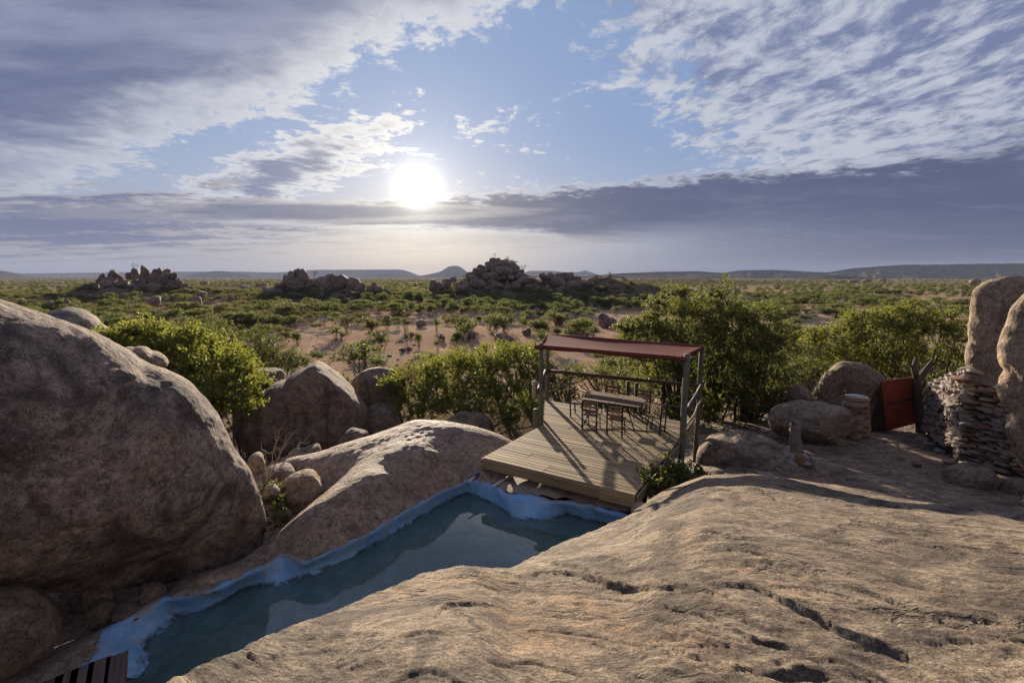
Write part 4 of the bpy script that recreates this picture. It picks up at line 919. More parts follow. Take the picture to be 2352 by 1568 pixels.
def post(u, vv, z0, z1, r, name='post', lean=(0, 0), m_=None):
    bm = bmesh.new(); n = 7; rr_ = random.Random(int(u * 100 + vv * 37)); pts = []; rad = []
    for i in range(n):
        t = i / (n - 1); pts.append((u + lean[0] * t + rr_.uniform(-.008, .008), vv + lean[1] * t, z0 + (z1 - z0) * t)); rad.append(r * (1.05 - 0.12 * t))
    add_tube(bm, pts, rad, 12); return bm_obj(name, bm, m_ or M['post'], deck, True)
PL = {'lf': (0.06, 2.98), 'rf': (3.92, 3.5), 'lb': (-1.02, 5.45), 'rb': (3.98, 5.46)}
post(*PL['lf'], -2.4, 2.42, 0.066, lean=(-.05, 0)); post(*PL['rf'], -2.2, 2.36, 0.082); post(*PL['lb'], -2.6, 2.34, 0.075); post(*PL['rb'], -2.4, 2.32, 0.07)
post(-0.16, 3.0, -2.4, 0.42, 0.075, 'short_post'); post(-0.28, 3.55, -2.4, 0.72, 0.05, 'short_post'); post(1.85, 5.5, -2.4, 1.0, 0.06, 'rail_post', m_=M['rail']); post(2.12, 5.5, -2.4, 0.98, 0.06, 'rail_post', m_=M['rail'])
def pole(name, a, b, ra, rb, m_, sag=0.0, seed=1, wob=0.015, n=9):
    bm = bmesh.new(); r_ = random.Random(seed); P = []; rad = []
    for i in range(n):
        t = i / (n - 1); p = Vector(a).lerp(Vector(b), t); p.z -= sag * 4 * t * (1 - t)
        if 0 < i < n - 1: p += Vector((r_.uniform(-wob, wob), r_.uniform(-wob, wob), r_.uniform(-wob, wob)))
        P.append(p); rad.append(ra + (rb - ra) * t)
    add_tube(bm, P, rad, 9, True, 0.06, r_); return bm_obj(name, bm, m_, deck, True)
pole('rail', (-1.05, 5.40, 1.06), (4.1, 5.42, 1.13), 0.062, 0.055, M['rail'], 0.0, 3, 0.01)
pole('rail', (-1.0, 5.46, 0.62), (1.9, 5.5, 0.38), 0.02, 0.018, M['post'], 0.05, 4)
pole('rail', (2.0, 5.5, 0.42), (4.0, 5.46, 0.45), 0.02, 0.02, M['post'], 0.03, 5)
pole('rail', (3.98, 3.5, 0.84), (4.05, 5.6, 1.22), 0.065, 0.055, M['rail'], 0.02, 6, 0.02)
pole('rail', (3.98, 3.45, 0.40), (4.05, 5.5, 0.74), 0.03, 0.02, M['palebark'], 0.06, 7, 0.03)
pole('rail', (-0.10, 3.02, 0.95), (-1.08, 5.45, 1.05), 0.06, 0.055, M['rail'], 0, 8, 0.01)
pole('rail_end', (-0.17, 2.9, 0.78), (-0.18, 2.93, 1.28), 0.055, 0.055, M['palebark'], 0, 9, 0.005, 4)
# canvas shade stretched over the four posts
cb = empty('canvas_shade', dk(1.5, 4.3, 2.3), DZ); tag(cb, 'red-brown canvas shade stretched on posts over the deck table', 'awning')
C4 = [Vector((PL['lf'][0] - .09, PL['lf'][1] - 0.02, 2.34)), Vector((PL['rf'][0] - .12, PL['rf'][1] - .05, 2.27)), Vector((PL['rb'][0] + .06, PL['rb'][1] + .03, 2.31)), Vector((PL['lb'][0] + .0, PL['lb'][1] + .02, 2.33))]
off = Vector((1.5, 4.3, 2.3)); n = 25; V = []
for j in range(n):
    for i in range(n):
        s, t = i / (n - 1), j / (n - 1)
        p = (C4[0] * (1 - s) + C4[1] * s) * (1 - t) + (C4[3] * (1 - s) + C4[2] * s) * t
        sag = 16 * s * (1 - s) * t * (1 - t); p = p - off
        p.z -= 0.08 * sag ** 0.6 + 0.01 * math.sin(9 * s + 5 * t)
        V.append(p[:])
o = link('cloth', mesh_np('cloth', V, grid_faces(n, n), M['canvas']), cb)

def hem(a, b, r, drop):
    bm = bmesh.new(); P = [a.lerp(b, k / 14) - off for k in range(15)]; hh = []
    rr_ = random.Random(5)
    lo = [p + Vector((0, -0.015, -drop * (1 + .12 * math.sin(k * .9)))) for k, p in enumerate(P)]
    v1 = [bm.verts.new(p + Vector((0, -0.01, 0.02))) for p in P]; v2 = [bm.verts.new(p) for p in lo]
    v3 = [bm.verts.new(p + Vector((0, 0.02, 0))) for p in lo]; v4 = [bm.verts.new(p + Vector((0, 0.03, 0.02))) for p in P]
    for q in range(14):
        bm.faces.new((v1[q], v2[q], v2[q + 1], v1[q + 1])); bm.faces.new((v2[q], v3[q], v3[q + 1], v2[q + 1])); bm.faces.new((v3[q], v4[q], v4[q + 1], v3[q + 1])); bm.faces.new((v4[q], v1[q], v1[q + 1], v4[q + 1]))
    bm_obj('hem', bm, M['canvas'], cb, True)
hem(C4[0], C4[1], 0.03, 0.10); hem(C4[1], C4[2], 0.03, 0.09); hem(C4[3], C4[2], 0.03, 0.07); hem(C4[0], C4[3], .03, .07)
for c_ in (C4[0], C4[1]):
    bm = bmesh.new(); add_tube(bm, [c_ - off + Vector((-.12, 0, -.05)), c_ - off + Vector((.12, -.01, -.05))], [0.075, 0.07], 10, True, .1, rd); bm_obj('cloth_wrap', bm, M['canvas'], cb, True)

# ---- table and folding chairs
tb = empty('folding_table', dk(1.85, 4.2, 0), DZ); tag(tb, 'slatted timber table with black legs under the canvas shade', 'table')
TL, TW, TH = 1.72, 1.08, 0.74
ns = 8
for k in range(ns):
    y0 = -TW / 2 + TW * k / ns
    for (x0, x1) in ((-TL / 2, -0.02), (0.16, TL / 2)):
        bm = bmesh.new(); add_box(bm, (-(x1 - x0) / 2, 0.003, -.025), ((x1 - x0) / 2, TW / ns - .003, 0), 0.003); o = bm_obj('slat', bm, M['teak'], tb); o.location = ((x0 + x1) / 2, y0, TH + rd.uniform(-.001, .001))
bm = bmesh.new(); add_box(bm, (-TW / 2, -0.078, -.024), (TW / 2, 0.078, 0.0), .003); o = bm_obj('cross_board', bm, M['teak'], tb); o.location = (0.07, 0, TH + .001); o.rotation_euler = (0, 0, R(90))
for sy in (-1, 1):
    bm = bmesh.new(); add_box(bm, (-TL / 2 + .06, sy * (TW / 2 - .06) - .015, TH - .075), (TL / 2 - .06, sy * (TW / 2 - .06) + .015, TH - .026)); bm_obj('apron', bm, M['black'], tb)
for sx in (-1, 1):
    for sy in (-1, 1):
        bm = bmesh.new(); add_tube(bm, [(sx * (TL / 2 - .35), sy * (TW / 2 - .06), TH - .05), (sx * (TL / 2 - .12), sy * (TW / 2 - .1), 0.0)], 0.018, 6); bm_obj('leg', bm, M['black'], tb, True)
def chair():
    c = empty('folding_chair')
    def part(nm, bm, m_, s=False): return bm_obj(nm, bm, m_, c, s)
    W = 0.21
    for s in (-1, 1):                # back upright runs down into the front foot, the other leg crosses it
        bm = bmesh.new(); x = s * W; add_box(bm, (x - .018, -.018, 0), (x + .018, .018, 1.0), .003)
        for v_ in bm.verts:
            t = v_.co.z; v_.co.y += -0.19 + 0.0 * t + (0.04 * (t - .45) * -1.4 if t > .45 else 0.02 * (.45 - t)); v_.co.z = t * 0.88
        part('back_leg', bm, M['black'])
        bm = bmesh.new(); add_tube(bm, [(s * (W - .03), 0.20, 0.0), (s * (W - .03), 0.17, .30), (s * (W - .03), 0.16, 0.44)], 0.016, 6); part('front_leg', bm, M['black'], True)
        bm = bmesh.new(); add_tube(bm, [(s * (W - .02), -0.19, 0.10), (s * (W - .035), 0.18, 0.36)], 0.009, 5); part('brace', bm, M['black'], True)
    for zc in (0.17,):
        bm = bmesh.new(); add_tube(bm, [(-W, -0.185, zc), (W, -0.185, zc)], 0.009, 5); part('stretcher', bm, M['black'], True)
        bm = bmesh.new(); add_tube(bm, [(-W + .03, 0.19, zc), (W - .03, .19, zc)], 0.009, 5); part('stretcher', bm, M['black'], True)
    for k in range(5):
        bm = bmesh.new(); add_box(bm, (-W + .005, -0.035, -.009), (W - .005, .035, .009), .003); o = part('seat_slat', bm, M['teak']); o.location = (0, -0.15 + k * 0.083, 0.452 + 0.004 * k)
    for k in range(3):
        bm = bmesh.new(); add_box(bm, (-W + .012, -0.008, -.036), (W - .012, .008, .036), .003); o = part('back_slat', bm, M['teak']); o.location = (0, -0.196 - .008 * k, 0.60 + k * 0.108); o.rotation_euler = (R(6), 0, 0)
    return c
ch0 = chair(); first = True
def copy_tree(o, parent=None):
    c = o.copy(); COL.objects.link(c); c.parent = parent
    for q in o.children: copy_tree(q, c)
    return c
for (u, vv, rot, lb) in ((1.50, 3.28, 0, 'folding slatted chair on the pool side of the table, nearer the light log rail end'), (2.24, 3.22, 2, 'folding slatted chair on the pool side of the table, nearer the thick front post'),
                         (0.66, 4.30, -86, 'folding slatted chair at the open sunlit end of the table'), (3.12, 3.98, 84, 'folding slatted chair at the table end beside the crooked side rail'),
                         (1.42, 5.02, 178, 'folding slatted chair by the back rail facing the pool, at the sunlit end'), (2.42, 5.04, 183, 'folding slatted chair by the back rail facing the pool, at the tree end')):
    c = ch0 if first else copy_tree(ch0); first = False
    c.location = dk(u, vv, 0.0); c.rotation_euler = (0, 0, DZ + R(rot)); tag(c, lb, 'chair', 'folding chairs round the deck table')

# ---- pool inlet pipes
pp = empty('inlet_pipe', PZ(1085, 1100, -.42)); tag(pp, 'white inlet pipe with blue valve at the pool corner', 'pipe')
def wpart(nm, pts, r, m_, par, n=10, jit=0.0):
    bm = bmesh.new(); add_tube(bm, [Vector(p) - Vector(par.location) for p in pts], r, n, True, jit, rd); return bm_obj(nm, bm, m_, par, True)
a, b, c, d, e = PY(1075, 1105, 10.0), PY(1092, 1094, 10.25), PY(1100, 1088, 10.36), PY(1110, 1082, 10.5), PY(1120, 1082, 10.62)
wpart('spout', [a, b], 0.024, M['pvc'], pp); wpart('valve_body', [b, c], 0.042, M['bluepl'], pp); wpart('union', [c, d], 0.03, M['steel'], pp); wpart('elbow', [d, e, PY(1124, 1092, 10.7)], 0.05, M['bluepl'], pp)
pp2 = empty('inlet_pipe', PZ(1150, 1110, -.4)); tag(pp2, 'bent white pipe hanging from beneath the deck over the pool rim', 'pipe')
a, b, c = PY(1131, 1117, 9.85), PY(1172, 1092, 10.35), PY(1178, 1116, 10.4)
wpart('spout', [a, b], 0.026, M['pvc'], pp2); wpart('down_pipe', [b + Vector((0, 0, .01)), c], 0.022, M['pvc'], pp2)

# ---- plank steps in the near corner
ps = empty('plank_step', PZ(250, 1540, -.35)); tag(ps, 'dark plank walkway beside the shallow end of the pool', 'walkway')
for k in range(5):
    q = [(262, 1500), (222, 1512), (184, 1526), (148, 1541), (112, 1556)][k]
    p0 = PZ(q[0] + 8, q[1], -.33); d = Vector((0.62, -0.80, 0)).normalized(); s_ = Vector((d.y, -d.x, 0))
    bm = bmesh.new(); add_box(bm, (0, -0.105, -.03), (1.15, 0.105, 0), .005); o = bm_obj('plank', bm, M['darkwood'], ps)
    o.location = p0 - Vector(ps.location); o.rotation_euler = (0, 0, math.atan2(d.y, d.x))
for t in (0.25, 0.9):
    a, b = PZ(280, 1500, -.41), PZ(115, 1556, -.41); d = Vector((0.62, -0.80, 0)).normalized()
    bm = bmesh.new(); a1 = a + d * t - Vector(ps.location); b1 = b + d * t - Vector(ps.location); add_tube(bm, [a1, b1], 0.04, 4); bm_obj('bearer', bm, M['darkwood'], ps)

# ---- stone sink stand with a steel basin
sk = empty('sink_stand', PY(1962, 1005, 14.8)); tag(sk, 'round stacked-stone pedestal holding a shiny steel wash basin', 'sink')
base = PY(1962, 1010, 14.8); topz = PY(1952, 912, 14.8).z
hgt = topz - base.z
bm = bmesh.new(); add_tube(bm, [(0, 0, -.2), (0, 0, hgt * .3), (-.02, 0, hgt * .6), (-.06, 0, hgt * .8), (-.1, 0, hgt - .05)], [.44, .40, .35, .33, .36], 20, True, .06, rd); o = bm_obj('core', bm, M['plaster'], sk, True)
o.location = base - Vector(sk.location)
def stone_mesh(seed, lx, ly, lz):
    Dv, Fc = ico(2); q = np.sign(Dv) * np.abs(Dv) ** 0.5; V = q * (1 + 0.25 * fbm(Dv * 1.7, 3, seed))[:, None]
    rc = np.random.default_rng(seed)
    for _ in range(7):
        nr_ = rc.normal(size=3); nr_ /= np.linalg.norm(nr_); pr = V @ nr_; V = V - nr_ * np.maximum(pr - pr.max() * rc.uniform(.55, .85), 0)[:, None]
    V = V * np.array([lx, ly, lz]) / 2
    return mesh_np('stone', V, Fc, M['stone'], False)
SM = [stone_mesh(60 + i, 1, 1, 1) for i in range(8)]
for i in range(64):
    lv = i // 8; t = (lv + .5) / 8; a = (i % 8 + (lv % 2) * .5) / 8 * 6.28 + rd.uniform(-.15, .15); rr_ = .40 - .08 * t
    o = link('stone', SM[i % 8], sk); o.location = base - Vector(sk.location) + Vector((-.08 * t + rr_ * math.cos(a), rr_ * math.sin(a), hgt * t * .86)); o.rotation_euler = (rd.uniform(-.1, .1), rd.uniform(-.1, .1), a); o.scale = (.16, rd.uniform(.24, .36), rd.uniform(.085, .13))
tp = base - Vector(sk.location) + Vector((-.1, 0, hgt))
bm = bmesh.new(); add_tube(bm, [tp + Vector((0, 0, -.07)), tp + Vector((0, 0, -.01)), tp + Vector((0, 0, 0.0))], [.38, .40, .33], 28); bm_obj('cement_top', bm, M['tallrock'], sk, True)
bm = bmesh.new(); prof = [(.10, -.16), (.22, -.13), (.29, -.02), (.31, .03), (.335, .035), (.335, .028), (.315, .02)]
rings = [[bm.verts.new(tp + Vector((r_ * math.cos(k / 32 * 6.2832), r_ * math.sin(k / 32 * 6.2832), z_ + .0))) for k in range(32)] for r_, z_ in prof]
for i in range(len(rings) - 1):
    for k in range(32): bm.faces.new((rings[i][k], rings[i][(k + 1) % 32], rings[i + 1][(k + 1) % 32], rings[i + 1][k]))
bm.faces.new(rings[0]); bm_obj('basin', bm, M['steel'], sk, True)
bm = bmesh.new(); add_tube(bm, [tp + Vector((-.36, .05, -.05)), tp + Vector((-.36, .05, .14)), tp + Vector((-.28, .04, .17)), tp + Vector((-.22, .03, .13))], .018, 8); bm_obj('tap', bm, M['black'], sk, True)
bm = bmesh.new(); add_tube(bm, [tp + Vector((-.40, .05, .19)), tp + Vector((-.30, .05, .19))], .012, 6); bm_obj('tap_handle', bm, M['steel'], sk, True)

# ---- leaning red door and its forked post
d0, d1 = PY(2038, 985, 16.0), PY(2104, 968, 16.6); d2, d3 = PY(2100, 866, 16.9), PY(2024, 878, 16.3)
dr_ = empty('red_door', (d0 + d1) / 2); tag(dr_, 'faded red metal door leaning against a forked dead trunk', 'door')
def quad_slab(nm, pts, th_, m_):
    bm = bmesh.new(); nrm = (pts[1] - pts[0]).cross(pts[3] - pts[0]).normalized()
    f_ = [bm.verts.new(p - Vector(dr_.location) + nrm * th_ / 2) for p in pts]; g_ = [bm.verts.new(p - Vector(dr_.location) - nrm * th_ / 2) for p in pts]
    bm.faces.new(f_); bm.faces.new(list(reversed(g_)))
    for k in range(4): bm.faces.new((g_[k], g_[(k + 1) % 4], f_[(k + 1) % 4], f_[k]))
    bmesh.ops.recalc_face_normals(bm, faces=bm.faces); return bm_obj(nm, bm, m_, dr_)
quad_slab('panel', [d0, d1, d2, d3], 0.02, M['red'])
nrm = (d1 - d0).cross(d3 - d0).normalized()
if nrm.y > 0: nrm = -nrm
def bar(nm, a, b, wid, m_, par, up=None):
    bm = bmesh.new(); add_tube(bm, [a - Vector(par.location), b - Vector(par.location)], wid, 4); return bm_obj(nm, bm, m_, par)
for a, b in ((d0, d1), (d1, d2), (d2, d3), (d3, d0)): bar('frame_bar', a + nrm * .02, b + nrm * .02, 0.05, M['red'], dr_)
bar('cross_bar', d0.lerp(d3, .53) + nrm * .02 + (d1 - d0) * .05, d1.lerp(d2, .53) + nrm * .02 - (d1 - d0) * .05, 0.035, M['black'], dr_)
ft = empty('dead_trunk', PY(2112, 985, 16.6)); tag(ft, 'dark forked dead tree trunk standing as gate post', 'tree trunk')
B0 = [PY(2113, 1005, 16.6), PY(2112, 960, 16.6), PY(2110, 920, 16.6), PY(2107, 880, 16.6), PY(2108, 860, 16.6)]
wpart('trunk', B0, [.17, .15, .14, .14, .12], M['bark'], ft, 9, .1)
wpart('branch', [PY(2107, 872, 16.6), PY(2098, 845, 16.6), PY(2105, 822, 16.6)], [.11, .09, .06], M['bark'], ft, 8)
wpart('branch', [PY(2110, 872, 16.6), PY(2125, 850, 16.6), PY(2138, 832, 16.6), PY(2143, 825, 16.6)], [.10, .08, .06, .04], M['bark'], ft, 8)
wpart('branch', [PY(2099, 848, 16.6), PY(2088, 835, 16.6), PY(2084, 828, 16.6)], [.05, .035, .02], M['bark'], ft, 6)

M['stumpbark'] = simple('grey_dead_wood', (0.19, 0.15, 0.12), 0.9, var=0.6, sc_=9, bumpd=.03)
# ---- stump on a little cairn
cr = empty('stone_cairn', PY(1825, 1052, 11.5)); tag(cr, 'low cairn of flat mortared stones holding up the stump', 'cairn')
zc = PY(1830, 1060, 11.5).z
for i in range(16):
    a = i / 8 * 6.28 + rd.uniform(-.2, .2); lv = i // 8
    o = link('stone', SM[(i * 3) % 8], cr); o.location = Vector((.34 * math.cos(a) * (1 - .35 * lv), .28 * math.sin(a) * (1 - .35 * lv), -.02 + lv * .13)); o.scale = (.36, .26, .15); o.rotation_euler = (rd.uniform(-.15, .15), rd.uniform(-.15, .15), a + 1.5)
o = link('stone', SM[3], cr); o.location = PY(1839, 1052, 11.2) - Vector(cr.location); o.scale = (.26, .2, .24)
tag(o, label='orange-brown stone at the front of the cairn'); om = M['darkrock'].copy(); om.name = 'ochre_stone'
oc = simple('ochre_rock', (0.24, 0.135, 0.065), 0.85, var=.4, sc_=10); o.data = o.data.copy(); o.data.materials[0] = oc
stp = empty('tree_stump', PY(1827, 1030, 11.5)); tag(stp, 'gnarled dead stump standing upright on the low cairn', 'stump')
wpart('trunk', [PY(1826 + 1.2 * math.sin(k * .9), 1044 - k * 7.6, 11.5) for k in range(11)], [.19, .165, .15, .145, .15, .14, .135, .14, .135, .13, .11], M['stumpbark'], stp, 14, .14)
wpart('knot', [PY(1824, 972, 11.45), PY(1819, 963, 11.4)], [.06, .04], M['stumpbark'], stp, 7)
wpart('knot', [PY(1834, 976, 11.45), PY(1841, 970, 11.4)], [.05, .03], M['stumpbark'], stp, 7)

# ---- dry stone wall
wl = empty('stone_wall', PY(2200, 1070, 12.0)); tag(wl, 'dry stone wall of stacked flat stones between red door and granite pillar', 'wall')
A_, B_, C_, D_ = PZ(2122, 990, -1.35), PZ(2192, 1062, -1.0), PZ(2262, 1078, -.95), PZ(2340, 1100, -.85)
TOP = {0: PY(2122, 880, A_.y).z, 1: PY(2190, 876, B_.y).z, 2: PY(2265, 892, C_.y).z, 3: PY(2330, 902, D_.y).z}
segs = [(A_, B_, TOP[0], TOP[1], .5), (B_, C_, TOP[1], TOP[2], .3), (C_, D_, TOP[2], TOP[3], .3)]
wloc = Vector(wl.location)
bm = bmesh.new()                                  # packed core behind the faces
for (a, b, t0, t1, _) in segs:
    d = (b - a).normalized(); nn = Vector((-d.y, d.x, 0)) * .38
    vs = []
    for p, zt in ((a, t0), (b, t1)):
        for off_ in (Vector((-d.y, d.x, 0)) * .10, nn):
            for zz_ in (p.z - .3, zt - .08): vs.append(bm.verts.new(p + off_ + Vector((0, 0, zz_ - p.z)) - wloc))
    for f_ in ((0, 1, 5, 4), (2, 6, 7, 3), (1, 3, 7, 5), (0, 2, 3, 1), (4, 5, 7, 6)): bm.faces.new([vs[k] for k in f_])
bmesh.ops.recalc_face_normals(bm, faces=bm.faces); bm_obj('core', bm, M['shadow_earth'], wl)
cnt = 0; rw = random.Random(9)
for (a, b, t0, t1, _) in segs:
    d = (b - a).normalized(); L = (b - a).length; nn = Vector((-d.y, d.x, 0)); H_ = max(t0, t1) - min(a.z, b.z)
    ncol = 28
    hh_ = H_ / ncol; slant = rw.uniform(-.04, .04)
    for r_ in range(ncol):
        x = rw.uniform(-.08, .05)
        while x < L:
            wd = rw.uniform(.18, .46); t = min(max((x + wd / 2) / L, 0), 1); z0 = a.z + (b.z - a.z) * t; zt = t0 + (t1 - t0) * t
            zc = z0 + (r_ + .5) * hh_ + rw.uniform(-.02, .02) + .05 * math.sin(x * 2 + r_ * .3)
            if zc < zt + .02:
                o = link('stone', SM[rw.randrange(8)], wl); o.location = a + d * (x + wd / 2) + nn * rw.uniform(.02, .12) + Vector((0, 0, zc - a.z)) - wloc
                o.scale = (wd * 1.05, rw.uniform(.24, .4), hh_ * rw.uniform(1.0, 1.5)); o.rotation_euler = (rw.uniform(-.16, .16), rw.uniform(-.14, .14), math.atan2(d.y, d.x) + rw.uniform(-.15, .15)); cnt += 1
            x += wd * .93
for i in range(9):                                  # cap stones
    t = i / 8; p = B_.lerp(C_, t * 1.0) if i < 5 else C_.lerp(D_, (i - 5) / 3); zt = TOP[1] + (TOP[2] - TOP[1]) * min(t * 2, 1)
    o = link('cap_stone', SM[i % 8], wl); o.location = Vector((p.x + .1, p.y + .25, zt + .04 - .02 * i)) - wloc; o.scale = (.6, .5, .08); o.rotation_euler = (0, 0.08, rw.uniform(0, 3))
    o.data = SM[i % 8].copy(); o.data.materials[0] = simple('cap_red_%d' % i, (0.26, 0.12, 0.075), .85, var=.3, sc_=9)
print('wall stones', cnt)
# flat stones at the wall foot and on the platform
for i, (px, py, Y, s) in enumerate([(2120, 985, 15.2, .4), (2140, 1000, 14.6, .45), (2095, 985, 15.6, .3), (2160, 1015, 13.8, .4), (2180, 1050, 12.5, .35), (1990, 978, 16.2, .5), (1755, 1072, 11.0, .45), (2105, 1050, 12.3, .3)]):
    p = PY(px, py, Y); o = link('flat_stone', SM[i % 8], loc=(p.x, p.y, plat_z(p.x, p.y) + .05)); o.scale = (s, s * .7, .14); o.rotation_euler = (rw.uniform(-.1, .1), rw.uniform(-.1, .1), rw.uniform(0, 3))
    tag(o, 'loose flat stone lying on the bare platform near wall and stump', 'stone', 'loose flat stones on the granite platform')
# ---- far white car among the trees, roofs of huts
def far_box_car():
    p = on_ground(1178, 701); c = empty('parked_car', p, 0.2); tag(c, 'small white car parked among trees below the koppies', 'car'); wm = simple('white_car_paint', (.75, .75, .75), .3, var=.03)
    bm = bmesh.new(); add_box(bm, (-2.1, -.85, .35), (2.1, .85, .95), .12); bm_obj('body', bm, wm, c)
    bm = bmesh.new(); vs = add_box(bm, (-1.3, -.78, .95), (1.1, .78, 1.5), .1); bm_obj('cabin', bm, wm, c)
    bm = bmesh.new(); add_box(bm, (-1.1, -.80, 1.05), (.9, .80, 1.38), .03); bm_obj('window', bm, M['black'], c)
    for sx in (-1.3, 1.3):
        for sy in (-.8, .8):
            bm = bmesh.new(); add_tube(bm, [(sx, sy - .1, .33), (sx, sy + .1, .33)], .33, 14); bm_obj('wheel', bm, M['black'], c)
far_box_car()
# ================================================================ VEGETATION
def leaf_quads(P, Dn, size, r, asp=0.55):
    # kite-shaped leaves at P, growing along Dn
    n = len(P); Dn = Dn / (np.linalg.norm(Dn, axis=1)[:, None] + 1e-9)
    q = r.normal(size=(n, 3)); q -= (q * Dn).sum(1)[:, None] * Dn; q /= np.linalg.norm(q, axis=1)[:, None] + 1e-9
    L = size * r.uniform(.6, 1.25, n)[:, None]; W = L * asp
    nz = np.cross(Dn, q) * 0.12 * L
    V = np.stack([P, P + Dn * L * .45 + q * W * .5 + nz, P + Dn * L, P + Dn * L * .45 - q * W * .5 + nz], 1).reshape(-1, 3)
    return V, np.arange(4 * n).reshape(n, 4)
def foliage(clumps, ntw, lpt, size, seed, twl=0.4, shell=0.5, up=0.35, thin=0.0, spray=0):
    r = np.random.default_rng(seed); C = np.array([c[:3] for c in clumps], float); S = np.array([c[3:6] for c in clumps], float)
    vol = (S[:, 0] * S[:, 1] * S[:, 2]) ** .75; k = r.choice(len(C), ntw, p=vol / vol.sum())
    d = r.normal(size=(ntw, 3)); d /= np.linalg.norm(d, axis=1)[:, None]; d[:, 2] = np.where(d[:, 2] < -.35, -d[:, 2] * .6, d[:, 2])
    rad = r.uniform(shell, 1.0, ntw) ** .6
    T = C[k] + d * S[k] * rad[:, None]
    # lumpy outline: thin the twigs where a noise field is low
    nz = fbm(T / (S.mean() * .55), 3, seed); ok = nz > -0.22; T = T[ok] + d[ok] * (S[k][ok] * (0.14 * nz[ok])[:, None]); d = d[ok]
    G_ = d * .7 + r.normal(size=d.shape) * .55 + np.array([0, 0, up]); G_ /= np.linalg.norm(G_, axis=1)[:, None]
    tl = twl * r.uniform(.5, 1.5, len(T))
    if spray:
        m_ = (r.uniform(size=len(T)) < .035) & (d[:, 2] > .15); tl[m_] *= spray
    m = len(T); s = r.uniform(0.0, 1.0, (m, lpt)); P = T[:, None, :] + G_[:, None, :] * (s * tl[:, None])[:, :, None] + r.normal(size=(m, lpt, 3)) * (0.05 * twl)
    P[:, :, 2] -= (s ** 2) * tl[:, None] * .12
    ld = G_[:, None, :] * .5 + r.normal(size=(m, lpt, 3)) * .75
    V, Fc = leaf_quads(P.reshape(-1, 3), ld.reshape(-1, 3), size, r)
    return V, Fc, T, G_, tl
def stems(base, T, seed, nb=40, r0=0.07, ntw=400, G_=None, tl=None, thin=0.006):
    r = np.random.default_rng(seed); paths = []; base = np.asarray(base, float)
    bs = np.atleast_2d(base); pick = r.choice(len(T), min(nb, len(T)), replace=False); ends = []
    for q in pick:
        e = T[q]; b = bs[np.argmin(((bs - e) ** 2).sum(1))] + r.normal(size=3) * np.array([.12, .12, 0]); mid = b + (e - b) * .45 + r.normal(size=3) * .22 + np.array([0, 0, .25])
        t = np.linspace(0, 1, 7)[:, None]; P = (1 - t) ** 2 * b + 2 * t * (1 - t) * mid + t ** 2 * e + r.normal(size=(7, 3)) * .03
        paths.append((P, np.linspace(r0 * r.uniform(.5, 1.1), thin * 1.6, 7))); ends.append(P[2:])
    E_ = np.concatenate(ends)
    for q in r.choice(len(T), min(ntw, len(T)), replace=False):
        e = T[q]; j = np.argmin(((E_ - e) ** 2).sum(1) * r.uniform(.6, 1.6, len(E_))); b = E_[j]
        P = np.stack([b, b * .5 + e * .5 + r.normal(size=3) * .08, e, e + (G_[q] * tl[q] if G_ is not None else 0)]); paths.append((P, np.array([thin * 1.5, thin * 1.2, thin, thin * .5])))
    return tubes_np(paths, 4)
def bush(name, label, base, clumps, ntw, lpt, size, seed, leaf, cat='bush', group=None, nb=40, r0=.05, bark='bark', **kw):
    root = empty(name, base if not isinstance(base, list) else base[0]); tag(root, label, cat, group); o0 = np.array(root.location)
    V, Fc, T, G_, tl = foliage(clumps, ntw, lpt, size, seed, **kw)
    put_in('crown', mesh_np('crown', V, Fc, leaf, False), root)
    bb = [tuple(b) for b in base] if isinstance(base, list) else tuple(base)
    V, Fc = stems(bb, T, seed, nb, r0, min(len(T), ntw // 3), G_, tl); put_in('trunk', mesh_np('trunk', V, Fc, M[bark]), root)
    return root
def cl(px, py, Y, rx, rz, ry=None):                 # clump centre seen at a pixel; radii in metres
    p = PY(px, py, Y); return (p.x, p.y, p.z, rx, ry or rx, rz)
def gb(px, Y):                                       # a stem base on the ground below a pixel column
    p = PY(px, 1000, Y); z = gz(p.x, p.y); return (p.x, p.y, z)
# leafy bush by the huge boulder
bush('leafy_bush', 'bright yellow-green leafy bush growing behind the huge boulder', [gb(380, 15.5), gb(480, 16), gb(560, 15)],
     [cl(330, 805, 16, 1.5, .8), cl(250, 795, 16, 1.0, .45), cl(420, 825, 16, 1.6, .95), cl(500, 860, 15.2, 1.2, 1.0), cl(530, 905, 14.2, .8, .7), cl(450, 885, 15.6, 1.4, 1.1), cl(560, 925, 13.6, .4, .4), cl(565, 880, 15.2, .65, .65), cl(340, 765, 16, .6, .35), cl(430, 780, 16, .6, .4), cl(215, 775, 15.6, .4, .25), cl(515, 945, 14.6, .8, .6), cl(480, 925, 15.2, 1.0, .6)],
     2900, 22, .095, 101, M['leafy'], twl=.38, nb=46, spray=1.9)
bush('leafy_bush', 'dull olive bush with fine leaves spreading beside the bright bush', [gb(560, 24), gb(640, 25)],
     [cl(520, 805, 24, 2.4, 1.2), cl(600, 835, 24, 1.9, 1.1), cl(660, 855, 23.5, 1.2, .9), cl(560, 855, 23, 1.8, 1.1), cl(460, 795, 25, 1.8, 1.0)], 2200, 18, .095, 102, M['leafd'], twl=.45, nb=46, spray=1.6)
